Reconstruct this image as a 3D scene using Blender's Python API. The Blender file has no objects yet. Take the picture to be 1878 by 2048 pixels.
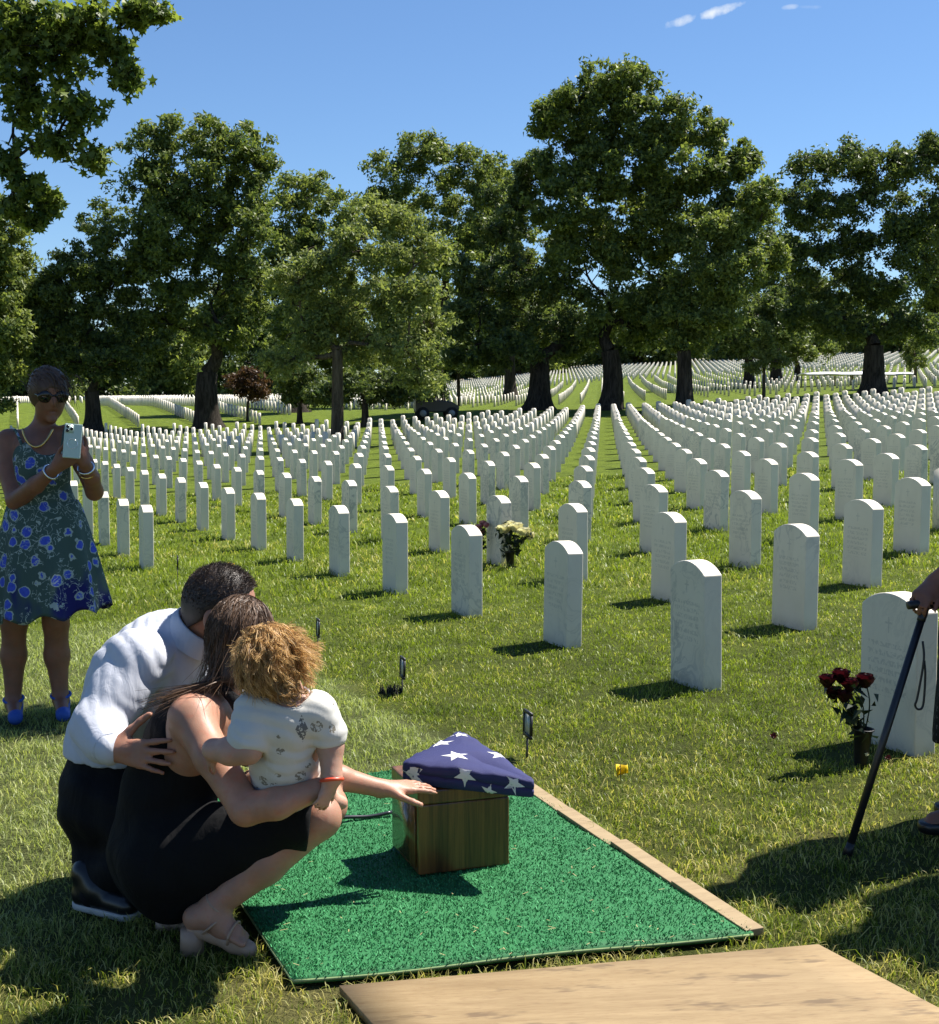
import bpy, bmesh, math, random
import numpy as np
from mathutils import Vector, Matrix

rng = np.random.default_rng(7)
random.seed(7)
scene = bpy.context.scene
col = scene.collection

# ---------------------------------------------------------------- camera
CAM = np.array([0.0, 0.0, 1.5]); PITCH = 0.0829; FOC = 2632.0      # focal length in pixels of an 1878 px wide frame
cam_data = bpy.data.cameras.new("camera"); cam = bpy.data.objects.new("camera", cam_data); col.objects.link(cam)
cam.location = CAM; cam.rotation_euler = (math.pi / 2 - PITCH, 0, 0)
cam_data.sensor_fit = 'HORIZONTAL'; cam_data.sensor_width = 36.0; cam_data.lens = FOC / 1878 * 36.0
cam_data.clip_start = 0.05; cam_data.clip_end = 4000
scene.camera = cam

# ---------------------------------------------------------------- light
SUN = Vector((0.57, 0.30, 1.0)).normalized()
sun_el = math.asin(SUN.z); sun_az = math.atan2(SUN.x, SUN.y)
world = bpy.data.worlds.new("World"); scene.world = world; world.use_nodes = True
wt = world.node_tree; wt.nodes.clear()
w_out = wt.nodes.new("ShaderNodeOutputWorld"); w_bg = wt.nodes.new("ShaderNodeBackground")
w_sky = wt.nodes.new("ShaderNodeTexSky"); w_sky.sky_type = 'NISHITA'; w_sky.sun_disc = False
w_sky.sun_elevation = sun_el; w_sky.sun_rotation = sun_az
w_sky.air_density = 1.0; w_sky.dust_density = 0.0; w_sky.ozone_density = 9.0; w_sky.altitude = 0
w_bg.inputs[1].default_value = 0.061
def wn(kind, **kw):
    nd = wt.nodes.new(kind)
    for k_, v_ in kw.items(): setattr(nd, k_, v_)
    return nd
def wm(op, a, b=None):
    nd = wn("ShaderNodeMath", operation=op)
    for k_, v_ in enumerate((a, b)):
        if v_ is None: continue
        if hasattr(v_, "is_output"): wt.links.new(v_, nd.inputs[k_])
        else: nd.inputs[k_].default_value = v_
    return nd.outputs[0]
# a torn wisp of fair weather cloud and two fainter scraps beside it
w_tc = wn("ShaderNodeTexCoord"); w_sep = wn("ShaderNodeSeparateXYZ"); wt.links.new(w_tc.outputs["Generated"], w_sep.inputs[0])
yy_ = wm('MAXIMUM', w_sep.outputs[1], .05); cu_, cv_ = wm('DIVIDE', w_sep.outputs[0], yy_), wm('DIVIDE', w_sep.outputs[2], yy_)
w_nz = wn("ShaderNodeTexNoise"); w_nz.inputs["Scale"].default_value = 95; w_nz.inputs["Detail"].default_value = 5; wt.links.new(w_tc.outputs["Generated"], w_nz.inputs["Vector"])
cloud = None
for u0, v0, ru, rv, sl, amt in ((.158, .2815, .014, .0042, .28, .7), (.184, .2885, .019, .0042, .26, .9), (.2375, .2915, .0065, .0022, .1, .4), (.252, .2915, .009, .0018, .0, .15)):
    du = wm('SUBTRACT', cu_, u0); dv = wm('SUBTRACT', wm('SUBTRACT', cv_, v0), wm('MULTIPLY', du, sl))
    e_ = wm('ADD', wm('POWER', wm('ABSOLUTE', wm('DIVIDE', du, ru)), 2.0), wm('POWER', wm('ABSOLUTE', wm('DIVIDE', dv, rv)), 2.0))
    m_ = wm('MULTIPLY', wm('MINIMUM', wm('MAXIMUM', wm('SUBTRACT', wm('MULTIPLY', w_nz.outputs[0], 2.6), wm('ADD', wm('MULTIPLY', e_, .9), .45)), 0.0), 1.0), amt)
    cloud = m_ if cloud is None else wm('MAXIMUM', cloud, m_)
w_mix = wn("ShaderNodeMix", data_type='RGBA'); wt.links.new(cloud, w_mix.inputs[0]); wt.links.new(w_sky.outputs[0], w_mix.inputs[6]); w_mix.inputs[7].default_value = (6.6, 7.0, 7.4, 1)
wt.links.new(w_mix.outputs[2], w_bg.inputs[0]); wt.links.new(w_bg.outputs[0], w_out.inputs[0])
sun_data = bpy.data.lights.new("sun", 'SUN'); sun_data.energy = 5.0; sun_data.angle = math.radians(0.53)
sun_data.color = (1.0, 0.95, 0.88)
sun = bpy.data.objects.new("sun", sun_data); col.objects.link(sun)
sun.rotation_euler = (-SUN).to_track_quat('-Z', 'Y').to_euler(); sun.location = (20, 10, 40)
scene.view_settings.view_transform = 'Standard'; scene.view_settings.look = 'None'
scene.view_settings.exposure = 1.22; scene.view_settings.gamma = 1.0
scene.render.engine = 'CYCLES'
scene.cycles.max_bounces = 8; scene.cycles.diffuse_bounces = 3; scene.cycles.transmission_bounces = 4
scene.cycles.transparent_max_bounces = 8

# ---------------------------------------------------------------- points seen in the photograph
CP, SP = math.cos(PITCH), math.sin(PITCH)
def at(dx, dy, Y):
    """world point at world depth Y seen at (dx, dy) in the 1848 px wide view of the photograph"""
    a = (dx * 1.01623 - 939) / FOC; b = (1024 - dy * 1.01623) / FOC
    s = Y / (CP + SP * b)
    return np.array([a * s, Y, CAM[2] + s * (-SP + CP * b)])
TH = np.array([-.36, -.159, -.068, .1025, .262, .36])
TY = np.array([14.4, 20, 25, 30, 36, 42, 48, 52, 56, 61, 70, 88, 110, 200, 320, 700, 2500])
TZ = np.array([
 [-.20, -.24, -.27, -.30, -.33, -.36, -.38, -.38, -.36, -.25, .30, 1.35, 1.35, 1.84, 3.0, 5.0, 9],
 [-.087, -.12, -.13, -.16, -.176, -.20, -.23, -.215, -.20, -.02, .62, 1.25, 1.25, 2.3, 3.5, 5.5, 10],
 [-.035, 0, 0, -.01, .01, 0, .02, .10, .24, .45, 1.0, 1.15, 1.3, 3.0, 5.0, 7.0, 12],
 [.115, .145, .18, .245, .30, .40, .55, .64, .73, .85, 1.3, 1.75, 2.5, 6.9, 11.5, 13.5, 16],
 [.25, .33, .38, .48, .57, .64, .78, .90, 1.05, 1.22, 1.85, 2.5, 3.35, 8.4, 13.3, 15.5, 18],
 [.33, .42, .50, .60, .70, .80, .95, 1.10, 1.25, 1.45, 2.1, 2.85, 3.8, 9.2, 14.2, 16.5, 19]])
def smooth01(t): t = np.clip(t, 0, 1); return t * t * (3 - 2 * t)
MOUND = (-.50, 5.15)
def gz(x, y):
    x = np.asarray(x, float); y = np.asarray(y, float)
    xc = np.clip(x, -4, 4); Y = np.clip(y, 0, 16) - 8
    zn = .049 + .0459 * xc - .0067 * Y + .0008 * Y * Y + .0023 * xc * xc + .002 * xc * Y
    yy = np.maximum(y, 14.4); th = np.clip(x / np.maximum(yy, 1), -.36, .36)
    j = np.clip(np.searchsorted(TY, yy) - 1, 0, len(TY) - 2); ty = np.clip((yy - TY[j]) / (TY[j + 1] - TY[j]), 0, 1)
    i = np.clip(np.searchsorted(TH, th) - 1, 0, len(TH) - 2); tx = np.clip((th - TH[i]) / (TH[i + 1] - TH[i]), 0, 1)
    zf = (TZ[i, j] * (1 - ty) + TZ[i, j + 1] * ty) * (1 - tx) + (TZ[i + 1, j] * (1 - ty) + TZ[i + 1, j + 1] * ty) * tx
    w = smooth01((y - 12.4) / 4)
    z = zn * (1 - w) + zf * w
    # the strip of newly laid sod stands a little proud of the old lawn
    along = -x * .3995 + y * .9167; perp = x * .9167 + y * .3995
    z = z + .05 * smooth01((along - 3.9) / .6) * smooth01((9.8 - along) / 2.5) * smooth01((2.12 - perp) / .25) * smooth01((perp + .6) / 1.0)
    return z
def ground_at(dx, dy):
    lo, hi = 1.5, 400.0
    for _ in range(60):
        m = (lo + hi) / 2; p = at(dx, dy, m)
        if p[2] > gz(p[0], p[1]): lo = m
        else: hi = m
    p = at(dx, dy, lo); return np.array([p[0], p[1], float(gz(p[0], p[1]))])
UA = .411; U = np.array([-math.sin(UA), math.cos(UA)]); V = np.array([math.cos(UA), math.sin(UA)])   # along and across the rows of graves

# ---------------------------------------------------------------- helpers
def mesh_from(verts, faces, smooth=False, name="mesh"):
    """faces: list of int arrays (n,k) or one array"""
    me = bpy.data.meshes.new(name)
    verts = np.asarray(verts, np.float32)
    fl = [np.asarray(f, np.int32) for f in (faces if isinstance(faces, list) else [faces]) if len(f)]
    if not all(f.ndim == 2 for f in fl):
        me.from_pydata(verts.tolist(), [], [list(map(int, f)) for f in fl])
    else:
        nl = sum(f.size for f in fl); nf = sum(len(f) for f in fl)
        me.vertices.add(len(verts)); me.vertices.foreach_set("co", verts.ravel())
        me.loops.add(nl); me.polygons.add(nf)
        me.loops.foreach_set("vertex_index", np.concatenate([f.ravel() for f in fl]))
        tot = np.concatenate([np.full(len(f), f.shape[1], np.int32) for f in fl])
        me.polygons.foreach_set("loop_start", np.concatenate([[0], np.cumsum(tot)[:-1]]).astype(np.int32))
        me.update(calc_edges=True); me.validate()
    if smooth: me.polygons.foreach_set("use_smooth", np.ones(len(me.polygons), bool))
    return me
def link(name, me, material=None, parent=None, loc=None, rotz=0.0):
    o = bpy.data.objects.new(name, me); col.objects.link(o)
    if material is not None and me is not None:
        me.materials.clear(); me.materials.append(material)
    if parent is not None: o.parent = parent
    if loc is not None: o.location = [float(v) for v in loc]
    if rotz: o.rotation_euler = (0, 0, rotz)
    return o
def tag(o, label, cat, group=None):
    o["label"] = label; o["category"] = cat
    if group: o["group"] = group
    return o
def thing(name, label, cat, loc=(0, 0, 0), rotz=0.0, group=None):
    o = bpy.data.objects.new(name, None); col.objects.link(o); o.empty_display_size = .1
    o.location = [float(v) for v in loc]; o.rotation_euler = (0, 0, rotz)
    return tag(o, label, cat, group)
def bm_mesh(bm, smooth=False, bevel=0.0, segs=2):
    if bevel: bmesh.ops.bevel(bm, geom=list(bm.edges), offset=bevel, segments=segs, affect='EDGES', profile=.5)
    me = bpy.data.meshes.new("mesh"); bm.to_mesh(me); bm.free()
    if smooth:
        for p in me.polygons: p.use_smooth = True
    return me
def box_mesh(sx, sy, sz, bevel=0.0, z0=0.0, cx=0.0, cy=0.0):
    bm = bmesh.new(); bmesh.ops.create_cube(bm, size=1.0)
    for v in bm.verts: v.co = Vector((v.co.x * sx + cx, v.co.y * sy + cy, (v.co.z + .5) * sz + z0))
    return bm_mesh(bm, bevel=bevel)
def tube(points, radii, sides=8, caps=True):
    """verts, faces of a tube through points; faces as quads plus cap polygons (list)"""
    P = np.asarray(points, float); n = len(P); R = np.broadcast_to(np.asarray(radii, float), (n,))
    T = np.gradient(P, axis=0); T /= np.linalg.norm(T, axis=1)[:, None] + 1e-9
    ref = np.array([0, 0, 1.0]) if abs(T[0, 2]) < .9 else np.array([1.0, 0, 0])
    vs = []
    a = np.arange(sides) / sides * 2 * math.pi
    N = np.cross(T[0], ref); N /= np.linalg.norm(N)
    for k in range(n):
        N = N - T[k] * (N @ T[k]); N /= np.linalg.norm(N) + 1e-9
        B = np.cross(T[k], N)
        vs.append(P[k] + R[k] * (np.cos(a)[:, None] * N + np.sin(a)[:, None] * B))
    vs = np.concatenate(vs)
    f = []
    i = np.arange(sides); j = (i + 1) % sides
    for k in range(n - 1):
        f.append(np.stack([k * sides + i, k * sides + j, (k + 1) * sides + j, (k + 1) * sides + i], 1))
    quads = np.concatenate(f)
    if caps:
        c0 = len(vs); vs = np.vstack([vs, P[:1], P[-1:]])
        t1 = np.stack([np.full(sides, c0), j, i], 1); t2 = np.stack([np.full(sides, c0 + 1), (n - 1) * sides + i, (n - 1) * sides + j], 1)
        return vs, [quads, np.vstack([t1, t2])]
    return vs, [quads]
class MB:
    """collects pieces into one mesh"""
    def __init__(s): s.v = []; s.q = []; s.t = []; s.n = 0
    def add(s, v, f):
        v = np.asarray(v, float)
        for a in (f if isinstance(f, list) else [f]):
            a = np.asarray(a)
            if len(a): (s.q if a.shape[1] == 4 else s.t).append(a + s.n)
        s.v.append(v); s.n += len(v); return s
    def tube(s, pts, r, sides=8, caps=True): return s.add(*tube(pts, r, sides, caps))
    def box(s, c, size, rotz=0.0):
        x, y, z = np.array(size) / 2
        v = np.array([[i * x, j * y, k * z] for k in (-1, 1) for j in (-1, 1) for i in (-1, 1)], float)
        ca, sa = math.cos(rotz), math.sin(rotz)
        v = np.stack([v[:, 0] * ca - v[:, 1] * sa, v[:, 0] * sa + v[:, 1] * ca, v[:, 2]], 1) + np.asarray(c)
        return s.add(v, np.array([[0, 2, 3, 1], [4, 5, 7, 6], [0, 1, 5, 4], [2, 6, 7, 3], [0, 4, 6, 2], [1, 3, 7, 5]]))
    def mesh(s, smooth=False):
        fs = ([np.concatenate(s.q)] if s.q else []) + ([np.concatenate(s.t)] if s.t else [])
        return mesh_from(np.concatenate(s.v), fs, smooth)
def curve_pts(pts, n=12):
    """Catmull-Rom through the points"""
    P = np.asarray(pts, float); P = np.vstack([2 * P[0] - P[1], P, 2 * P[-1] - P[-2]]); out = []
    for i in range(1, len(P) - 2):
        t = np.linspace(0, 1, n, endpoint=False)[:, None]
        a, b, c, d = P[i - 1], P[i], P[i + 1], P[i + 2]
        out.append(.5 * (2 * b + (c - a) * t + (2 * a - 5 * b + 4 * c - d) * t ** 2 + (3 * b - a - 3 * c + d) * t ** 3))
    return np.vstack(out + [P[-2:-1]])

# ---------------------------------------------------------------- materials
def new_mat(name):
    m = bpy.data.materials.new(name); m.use_nodes = True
    nt = m.node_tree; nt.nodes.clear()
    out = nt.nodes.new("ShaderNodeOutputMaterial")
    return m, nt, out
class NT:
    def __init__(s, nt): s.nt = nt
    def n(s, kind, **kw):
        nd = s.nt.nodes.new(kind)
        for k, v in kw.items(): setattr(nd, k, v)
        return nd
    def l(s, a, b): s.nt.links.new(a, b)
    def val(s, v, sock):
        if hasattr(v, "is_output"): s.l(v, sock)
        else: sock.default_value = v
    def math(s, op, a, b=None, c=None):
        nd = s.n("ShaderNodeMath", operation=op); s.val(a, nd.inputs[0])
        if b is not None: s.val(b, nd.inputs[1])
        if c is not None: s.val(c, nd.inputs[2])
        return nd.outputs[0]
    def mix(s, f, a, b, mode='MIX'):
        nd = s.n("ShaderNodeMix", data_type='RGBA', blend_type=mode)
        s.val(f, nd.inputs[0])
        for v, k in ((a, 6), (b, 7)):
            if hasattr(v, "is_output"): s.l(v, nd.inputs[k])
            else: nd.inputs[k].default_value = (*v[:3], 1)
        return nd.outputs[2]
    def noise(s, vec, scale, detail=3, rough=.55, dist=0.0):
        nd = s.n("ShaderNodeTexNoise"); nd.inputs["Scale"].default_value = scale; nd.inputs["Detail"].default_value = detail
        nd.inputs["Roughness"].default_value = rough; nd.inputs["Distortion"].default_value = dist
        if vec is not None: s.l(vec, nd.inputs["Vector"])
        return nd
    def ramp(s, fac, stops):
        nd = s.n("ShaderNodeValToRGB"); e = nd.color_ramp.elements
        while len(e) < len(stops): e.new(.5)
        for k, (p, c) in enumerate(stops): e[k].position = p; e[k].color = (*c, 1) if len(c) == 3 else c
        s.l(fac, nd.inputs[0]); return nd.outputs[0]
    def smooth(s, v, a, b):
        nd = s.n("ShaderNodeMapRange", interpolation_type='SMOOTHSTEP'); s.val(v, nd.inputs[0])
        nd.inputs[1].default_value = a; nd.inputs[2].default_value = b; return nd.outputs[0]
    def mapping(s, vec, scale=(1, 1, 1), rot=(0, 0, 0), loc=(0, 0, 0)):
        nd = s.n("ShaderNodeMapping"); nd.inputs["Scale"].default_value = scale; nd.inputs["Rotation"].default_value = rot
        nd.inputs["Location"].default_value = loc; s.l(vec, nd.inputs[0]); return nd.outputs[0]
    def bump(s, h, strength=.3, dist=.01):
        nd = s.n("ShaderNodeBump"); nd.inputs["Strength"].default_value = strength; nd.inputs["Distance"].default_value = dist
        s.l(h, nd.inputs["Height"]); return nd.outputs[0]
    def bsdf(s, out, color, rough=.6, normal=None, **kw):
        b = s.n("ShaderNodeBsdfPrincipled"); s.val(rough, b.inputs["Roughness"])
        if hasattr(color, "is_output"): s.l(color, b.inputs["Base Color"])
        else: b.inputs["Base Color"].default_value = (*color, 1)
        if normal is not None: s.l(normal, b.inputs["Normal"])
        for k, v in kw.items(): s.val(v, b.inputs[k.replace("_", " ")])
        s.l(b.outputs[0], out.inputs[0]); return b
def plain(name, color, rough=.6, var=.15, scale=20, bump=0.0, bscale=200, **kw):
    m, nt, out = new_mat(name); g = NT(nt)
    tc = g.n("ShaderNodeTexCoord"); nz = g.noise(tc.outputs["Object"], scale, 4)
    c = g.mix(nz.outputs[0], [v * (1 - var) for v in color], [min(1, v * (1 + var)) for v in color])
    nrm = None
    if bump: nrm = g.bump(g.noise(tc.outputs["Object"], bscale, 3).outputs[0], bump, .004)
    g.bsdf(out, c, rough, nrm, **kw); return m
def leafy(name, dark, light, trans=.45, scale=.35, tint=None):
    """leaves: diffuse mixed with translucency, colour drifting over the crown"""
    m, nt, out = new_mat(name); g = NT(nt)
    geo = g.n("ShaderNodeNewGeometry"); nz = g.noise(geo.outputs["Position"], scale, 4)
    f = g.math('ADD', g.math('MULTIPLY', nz.outputs[0], .62), g.math('MULTIPLY', geo.outputs["Random Per Island"], .62))
    c = g.mix(g.smooth(f, .25, .85), dark, light)
    d = g.n("ShaderNodeBsdfPrincipled"); g.l(c, d.inputs["Base Color"]); d.inputs["Roughness"].default_value = .48
    d.inputs["Specular IOR Level"].default_value = .32
    t = g.n("ShaderNodeBsdfTranslucent"); g.l(g.mix(1.0, c, (1.0, 1.0, .62), 'MULTIPLY'), t.inputs[0])
    mx = g.n("ShaderNodeMixShader"); mx.inputs[0].default_value = trans
    g.l(d.outputs[0], mx.inputs[1]); g.l(t.outputs[0], mx.inputs[2]); g.l(mx.outputs[0], out.inputs[0]); return m

def sod_mask(g, pos):
    """1 on the strip of newly laid, paler sod beside the open grave"""
    sep = g.n("ShaderNodeSeparateXYZ"); g.l(pos, sep.inputs[0])
    al = g.math('ADD', g.math('MULTIPLY', sep.outputs[0], -.3995), g.math('MULTIPLY', sep.outputs[1], .9167))
    pe = g.math('ADD', g.math('MULTIPLY', sep.outputs[0], .9167), g.math('MULTIPLY', sep.outputs[1], .3995))
    wob = g.math('MULTIPLY', g.math('SUBTRACT', g.noise(pos, 3.0, 3).outputs[0], .5), .35)
    m = g.math('MULTIPLY', g.smooth(g.math('ADD', pe, wob), 2.16, 2.0), g.smooth(g.math('ADD', al, wob), 9.9, 9.0))
    return g.math('MULTIPLY', m, g.smooth(g.math('ADD', al, wob), 3.3, 3.9))
GRASS_DARK, GRASS_LIGHT, GRASS_DRY, SOD = (.080, .118, .012), (.245, .315, .032), (.42, .355, .145), (.31, .355, .145)
def grass_colour(g, pos, blade=None):
    big = g.noise(pos, .55, 4, .6).outputs[0]; mid = g.noise(pos, 3.2, 3, .6).outputs[0]; fine = g.noise(pos, 38, 3, .7).outputs[0]
    f = g.math('ADD', g.math('MULTIPLY', mid, .55), g.math('MULTIPLY', fine, .5))
    c = g.mix(g.smooth(f, .30, .78), GRASS_DARK, GRASS_LIGHT)
    sep = g.n("ShaderNodeSeparateXYZ"); g.l(pos, sep.inputs[0])
    near = g.smooth(sep.outputs[1], 6.5, 3.0)
    dry = g.math('ADD', g.math('MULTIPLY', near, .19), g.math('ADD', g.math('MULTIPLY', big, .55), g.math('MULTIPLY', mid, .5)))
    if blade is not None: dry = g.math('ADD', dry, g.math('MULTIPLY', g.math('SUBTRACT', blade, .5), .45))
    c = g.mix(g.math('MULTIPLY', g.smooth(dry, .60, .84), .8), c, GRASS_DRY)
    c = g.mix(g.math('MULTIPLY', sod_mask(g, pos), .62), c, SOD)
    return c
def ground_material():
    m, nt, out = new_mat("lawn_ground"); g = NT(nt)
    geo = g.n("ShaderNodeNewGeometry"); pos = geo.outputs["Position"]
    c = grass_colour(g, pos)
    sep = g.n("ShaderNodeSeparateXYZ"); g.l(pos, sep.inputs[0])
    soil = g.mix(g.noise(pos, 60, 3).outputs[0], (.03, .028, .012), (.10, .09, .033))
    c = g.mix(g.math('MULTIPLY', g.smooth(sep.outputs[1], 14, 5), .6), c, soil)
    c = g.mix(1.0, c, (.58, .60, .58), 'MULTIPLY')  # even darkening stands in for shade between blades, absent on bare ground
    h = g.math('ADD', g.noise(pos, 90, 4, .7).outputs[0], g.math('MULTIPLY', g.noise(pos, 14, 3).outputs[0], 1.5))
    g.bsdf(out, c, .9, g.bump(h, .9, .03), Specular_IOR_Level=.1); return m
def blade_material():
    m, nt, out = new_mat("grass_blade"); g = NT(nt)
    geo = g.n("ShaderNodeNewGeometry"); pos = geo.outputs["Position"]; rnd = geo.outputs["Random Per Island"]
    c = grass_colour(g, pos, rnd)
    c = g.mix(1.0, c, g.mix(rnd, (.75, .75, .75), (1.35, 1.35, 1.25)), 'MULTIPLY')
    d = g.n("ShaderNodeBsdfPrincipled"); g.l(c, d.inputs["Base Color"]); d.inputs["Roughness"].default_value = .45
    d.inputs["Specular IOR Level"].default_value = .3
    t = g.n("ShaderNodeBsdfTranslucent"); g.l(g.mix(1.0, c, (1.25, 1.3, .7), 'MULTIPLY'), t.inputs[0])
    mx = g.n("ShaderNodeMixShader"); mx.inputs[0].default_value = .42
    g.l(d.outputs[0], mx.inputs[1]); g.l(t.outputs[0], mx.inputs[2]); g.l(mx.outputs[0], out.inputs[0]); return m
def marble_material(name, engraved):
    m, nt, out = new_mat(name); g = NT(nt)
    geo = g.n("ShaderNodeNewGeometry"); pos = geo.outputs["Position"]; tc = g.n("ShaderNodeTexCoord")
    warp = g.noise(pos, 2.2, 3); mp = g.mapping(pos, (1, 1, .55), (.5, .4, .3))
    add = g.n("ShaderNodeVectorMath", operation='MULTIPLY_ADD'); g.l(warp.outputs[1], add.inputs[0]); add.inputs[1].default_value = (.6, .6, .6); g.l(mp, add.inputs[2])
    vn = g.noise(add.outputs[0], 4.5, 6, .6, 1.2).outputs[0]
    vein = g.smooth(g.math('ABSOLUTE', g.math('SUBTRACT', vn, .5)), .042, .0)
    amount = g.smooth(g.noise(pos, .42, 1).outputs[0], .47, .64)
    c = g.mix(g.noise(pos, 3, 4).outputs[0], (.585, .535, .435), (.77, .715, .59))
    c = g.mix(g.math('MULTIPLY', g.math('MULTIPLY', vein, amount), .66), c, (.25, .26, .25))
    sep = g.n("ShaderNodeSeparateXYZ"); g.l(tc.outputs["Object"], sep.inputs[0])
    if engraved:
        x, y, z = sep.outputs
        face = g.math('GREATER_THAN', y, .047)
        row = g.math('FLOOR', g.math('DIVIDE', z, .036))
        fr = g.math('FRACT', g.math('DIVIDE', z, .036))
        cmb = g.n("ShaderNodeCombineXYZ"); g.l(x, cmb.inputs[0]); g.l(g.math('MULTIPLY', row, 7.3), cmb.inputs[1])
        oi = g.n("ShaderNodeObjectInfo"); g.l(g.math('MULTIPLY', oi.outputs["Random"], 50), cmb.inputs[2])
        c2 = g.n("ShaderNodeCombineXYZ"); g.l(x, c2.inputs[0]); g.l(z, c2.inputs[1]); g.l(g.math('MULTIPLY', oi.outputs["Random"], 50), c2.inputs[2])
        glyph = g.math('GREATER_THAN', g.noise(g.mapping(c2.outputs[0], (95, 60, 1)), 1.0, 2).outputs[0], .50)
        ln = g.math('MULTIPLY', g.math('LESS_THAN', fr, .62), g.math('LESS_THAN', g.math('ABSOLUTE', x), g.math('MULTIPLY_ADD', g.noise(cmb.outputs[0], .013, 0).outputs[0], .12, .035)))
        ln = g.math('MULTIPLY', ln, g.math('MULTIPLY', g.math('GREATER_THAN', z, .20), g.math('LESS_THAN', z, .415)))
        ax = g.math('ABSOLUTE', x); az = g.math('ABSOLUTE', g.math('SUBTRACT', z, .487)); az2 = g.math('ABSOLUTE', g.math('SUBTRACT', z, .495))
        cross = g.math('MAXIMUM', g.math('MULTIPLY', g.math('LESS_THAN', ax, .004), g.math('LESS_THAN', az, .032)), g.math('MULTIPLY', g.math('LESS_THAN', az2, .004), g.math('LESS_THAN', ax, .02)))
        mark = g.math('MULTIPLY', g.math('MAXIMUM', g.math('MULTIPLY', ln, glyph), cross), face)
        c = g.mix(g.math('MULTIPLY', mark, .32), c, (.25, .25, .24))
        # a little soil splashed on the foot of the stone
        base = g.math('MULTIPLY', g.smooth(z, .07, .0), g.noise(pos, 30, 3).outputs[0])
        c = g.mix(g.math('MULTIPLY', base, .6), c, (.30, .27, .19))
        stain = g.math('MULTIPLY', g.smooth(g.noise(g.mapping(pos, (9, 9, 1.6)), 1, 4).outputs[0], .56, .75), .22)
        c = g.mix(stain, c, (.42, .38, .30))
    g.bsdf(out, c, .6, g.bump(g.noise(tc.outputs["Object"], 120, 3).outputs[0], .12, .003), Specular_IOR_Level=.3); return m
def bark_material(name, dark, light):
    m, nt, out = new_mat(name); g = NT(nt)
    tc = g.n("ShaderNodeTexCoord"); v = g.mapping(tc.outputs["Object"], (5, 5, .8))
    nz = g.noise(v, 1.6, 5, .7, .6).outputs[0]
    g.bsdf(out, g.mix(g.smooth(nz, .35, .65), dark, light), .95, g.bump(nz, 1.0, .08), Specular_IOR_Level=.1); return m
M = {}
M['ground'] = ground_material(); M['blade'] = blade_material()
M['marble'] = marble_material("marble_engraved", True); M['marble_far'] = marble_material("marble_plain", False)
M['bark_dark'] = bark_material("bark_dark", (.018, .015, .012), (.06, .05, .04))
M['bark_grey'] = bark_material("bark_grey", (.045, .036, .026), (.13, .105, .075))
M['leaf_oak'] = leafy("leaf_oak", (.055, .095, .034), (.20, .245, .06), .52, .35)
M['leaf_dark'] = leafy("leaf_dark", (.040, .072, .031), (.145, .185, .052), .48, .35)
M['leaf_light'] = leafy("leaf_light", (.105, .15, .052), (.275, .315, .10), .52, .5)
M['leaf_mid'] = leafy("leaf_mid", (.068, .112, .040), (.225, .27, .07), .52, .4)
M['leaf_red'] = leafy("leaf_red", (.05, .026, .016), (.12, .065, .03), .35, .6)
M['leaf_near'] = leafy("leaf_near", (.055, .10, .022), (.22, .28, .06), .52, 1.2)
# ================================================================ the ground
def axis(lo, hi, fine, near):
    out = [0.0]
    s = fine
    while out[-1] < hi:
        out.append(out[-1] + s)
        if out[-1] > near: s *= 1.09
    pos = np.array(out); return pos
xs = axis(0, 900, .25, 6); xs = np.concatenate([-xs[:0:-1], xs])
ya = axis(0, 2400, .22, 16); ya = np.concatenate([-axis(0, 60, 1.0, 8)[:0:-1], ya])
GX, GY = np.meshgrid(xs, ya)
GZ = gz(GX, GY) - .012
nx, ny = len(xs), len(ya)
idx = np.arange(nx * ny).reshape(ny, nx)
gf = np.stack([idx[:-1, :-1], idx[:-1, 1:], idx[1:, 1:], idx[1:, :-1]], -1).reshape(-1, 4)
ground = link("ground", mesh_from(np.stack([GX, GY, GZ], -1).reshape(-1, 3), gf, True), M['ground']); ground["kind"] = "structure"

# ---- things lying on the near lawn that grass must not grow through (plan outlines)
def cross_pt(p, d, q, e):
    t = np.linalg.solve(np.array([d, -e]).T, q - p)[0]; return p + d * t
_r0, _r1, _l0, _l1 = (ground_at(*q)[:2] for q in ((1482, 1846), (1066, 1582), (576, 1940), (521, 1856)))
_f = ground_at(742, 1530)[:2]
MAT = [_l0, _r0, cross_pt(_r0, _r1 - _r0, _f, V), cross_pt(_l0, _l1 - _l0, _f, V)]
_b = [ground_at(*q)[:2] for q in ((668, 1953), (1610, 1880), (1846, 2004))]
_e = (_b[2] - _b[1]) / np.linalg.norm(_b[2] - _b[1])
BOARD = [_b[0], _b[1], _b[1] + _e * 1.3, _b[0] + _e * 1.3]
def inside(poly, x, y, grow=0.0):
    c = sum(poly) / len(poly); r = np.ones(np.shape(x), bool)
    for k in range(len(poly)):
        a, b = poly[k], poly[(k + 1) % len(poly)]
        d = b - a; n = np.array([d[1], -d[0]]); n = n / np.linalg.norm(n)
        if (c - a) @ n > 0: n = -n
        r &= ((x - a[0]) * n[0] + (y - a[1]) * n[1]) < grow
    return r

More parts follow.
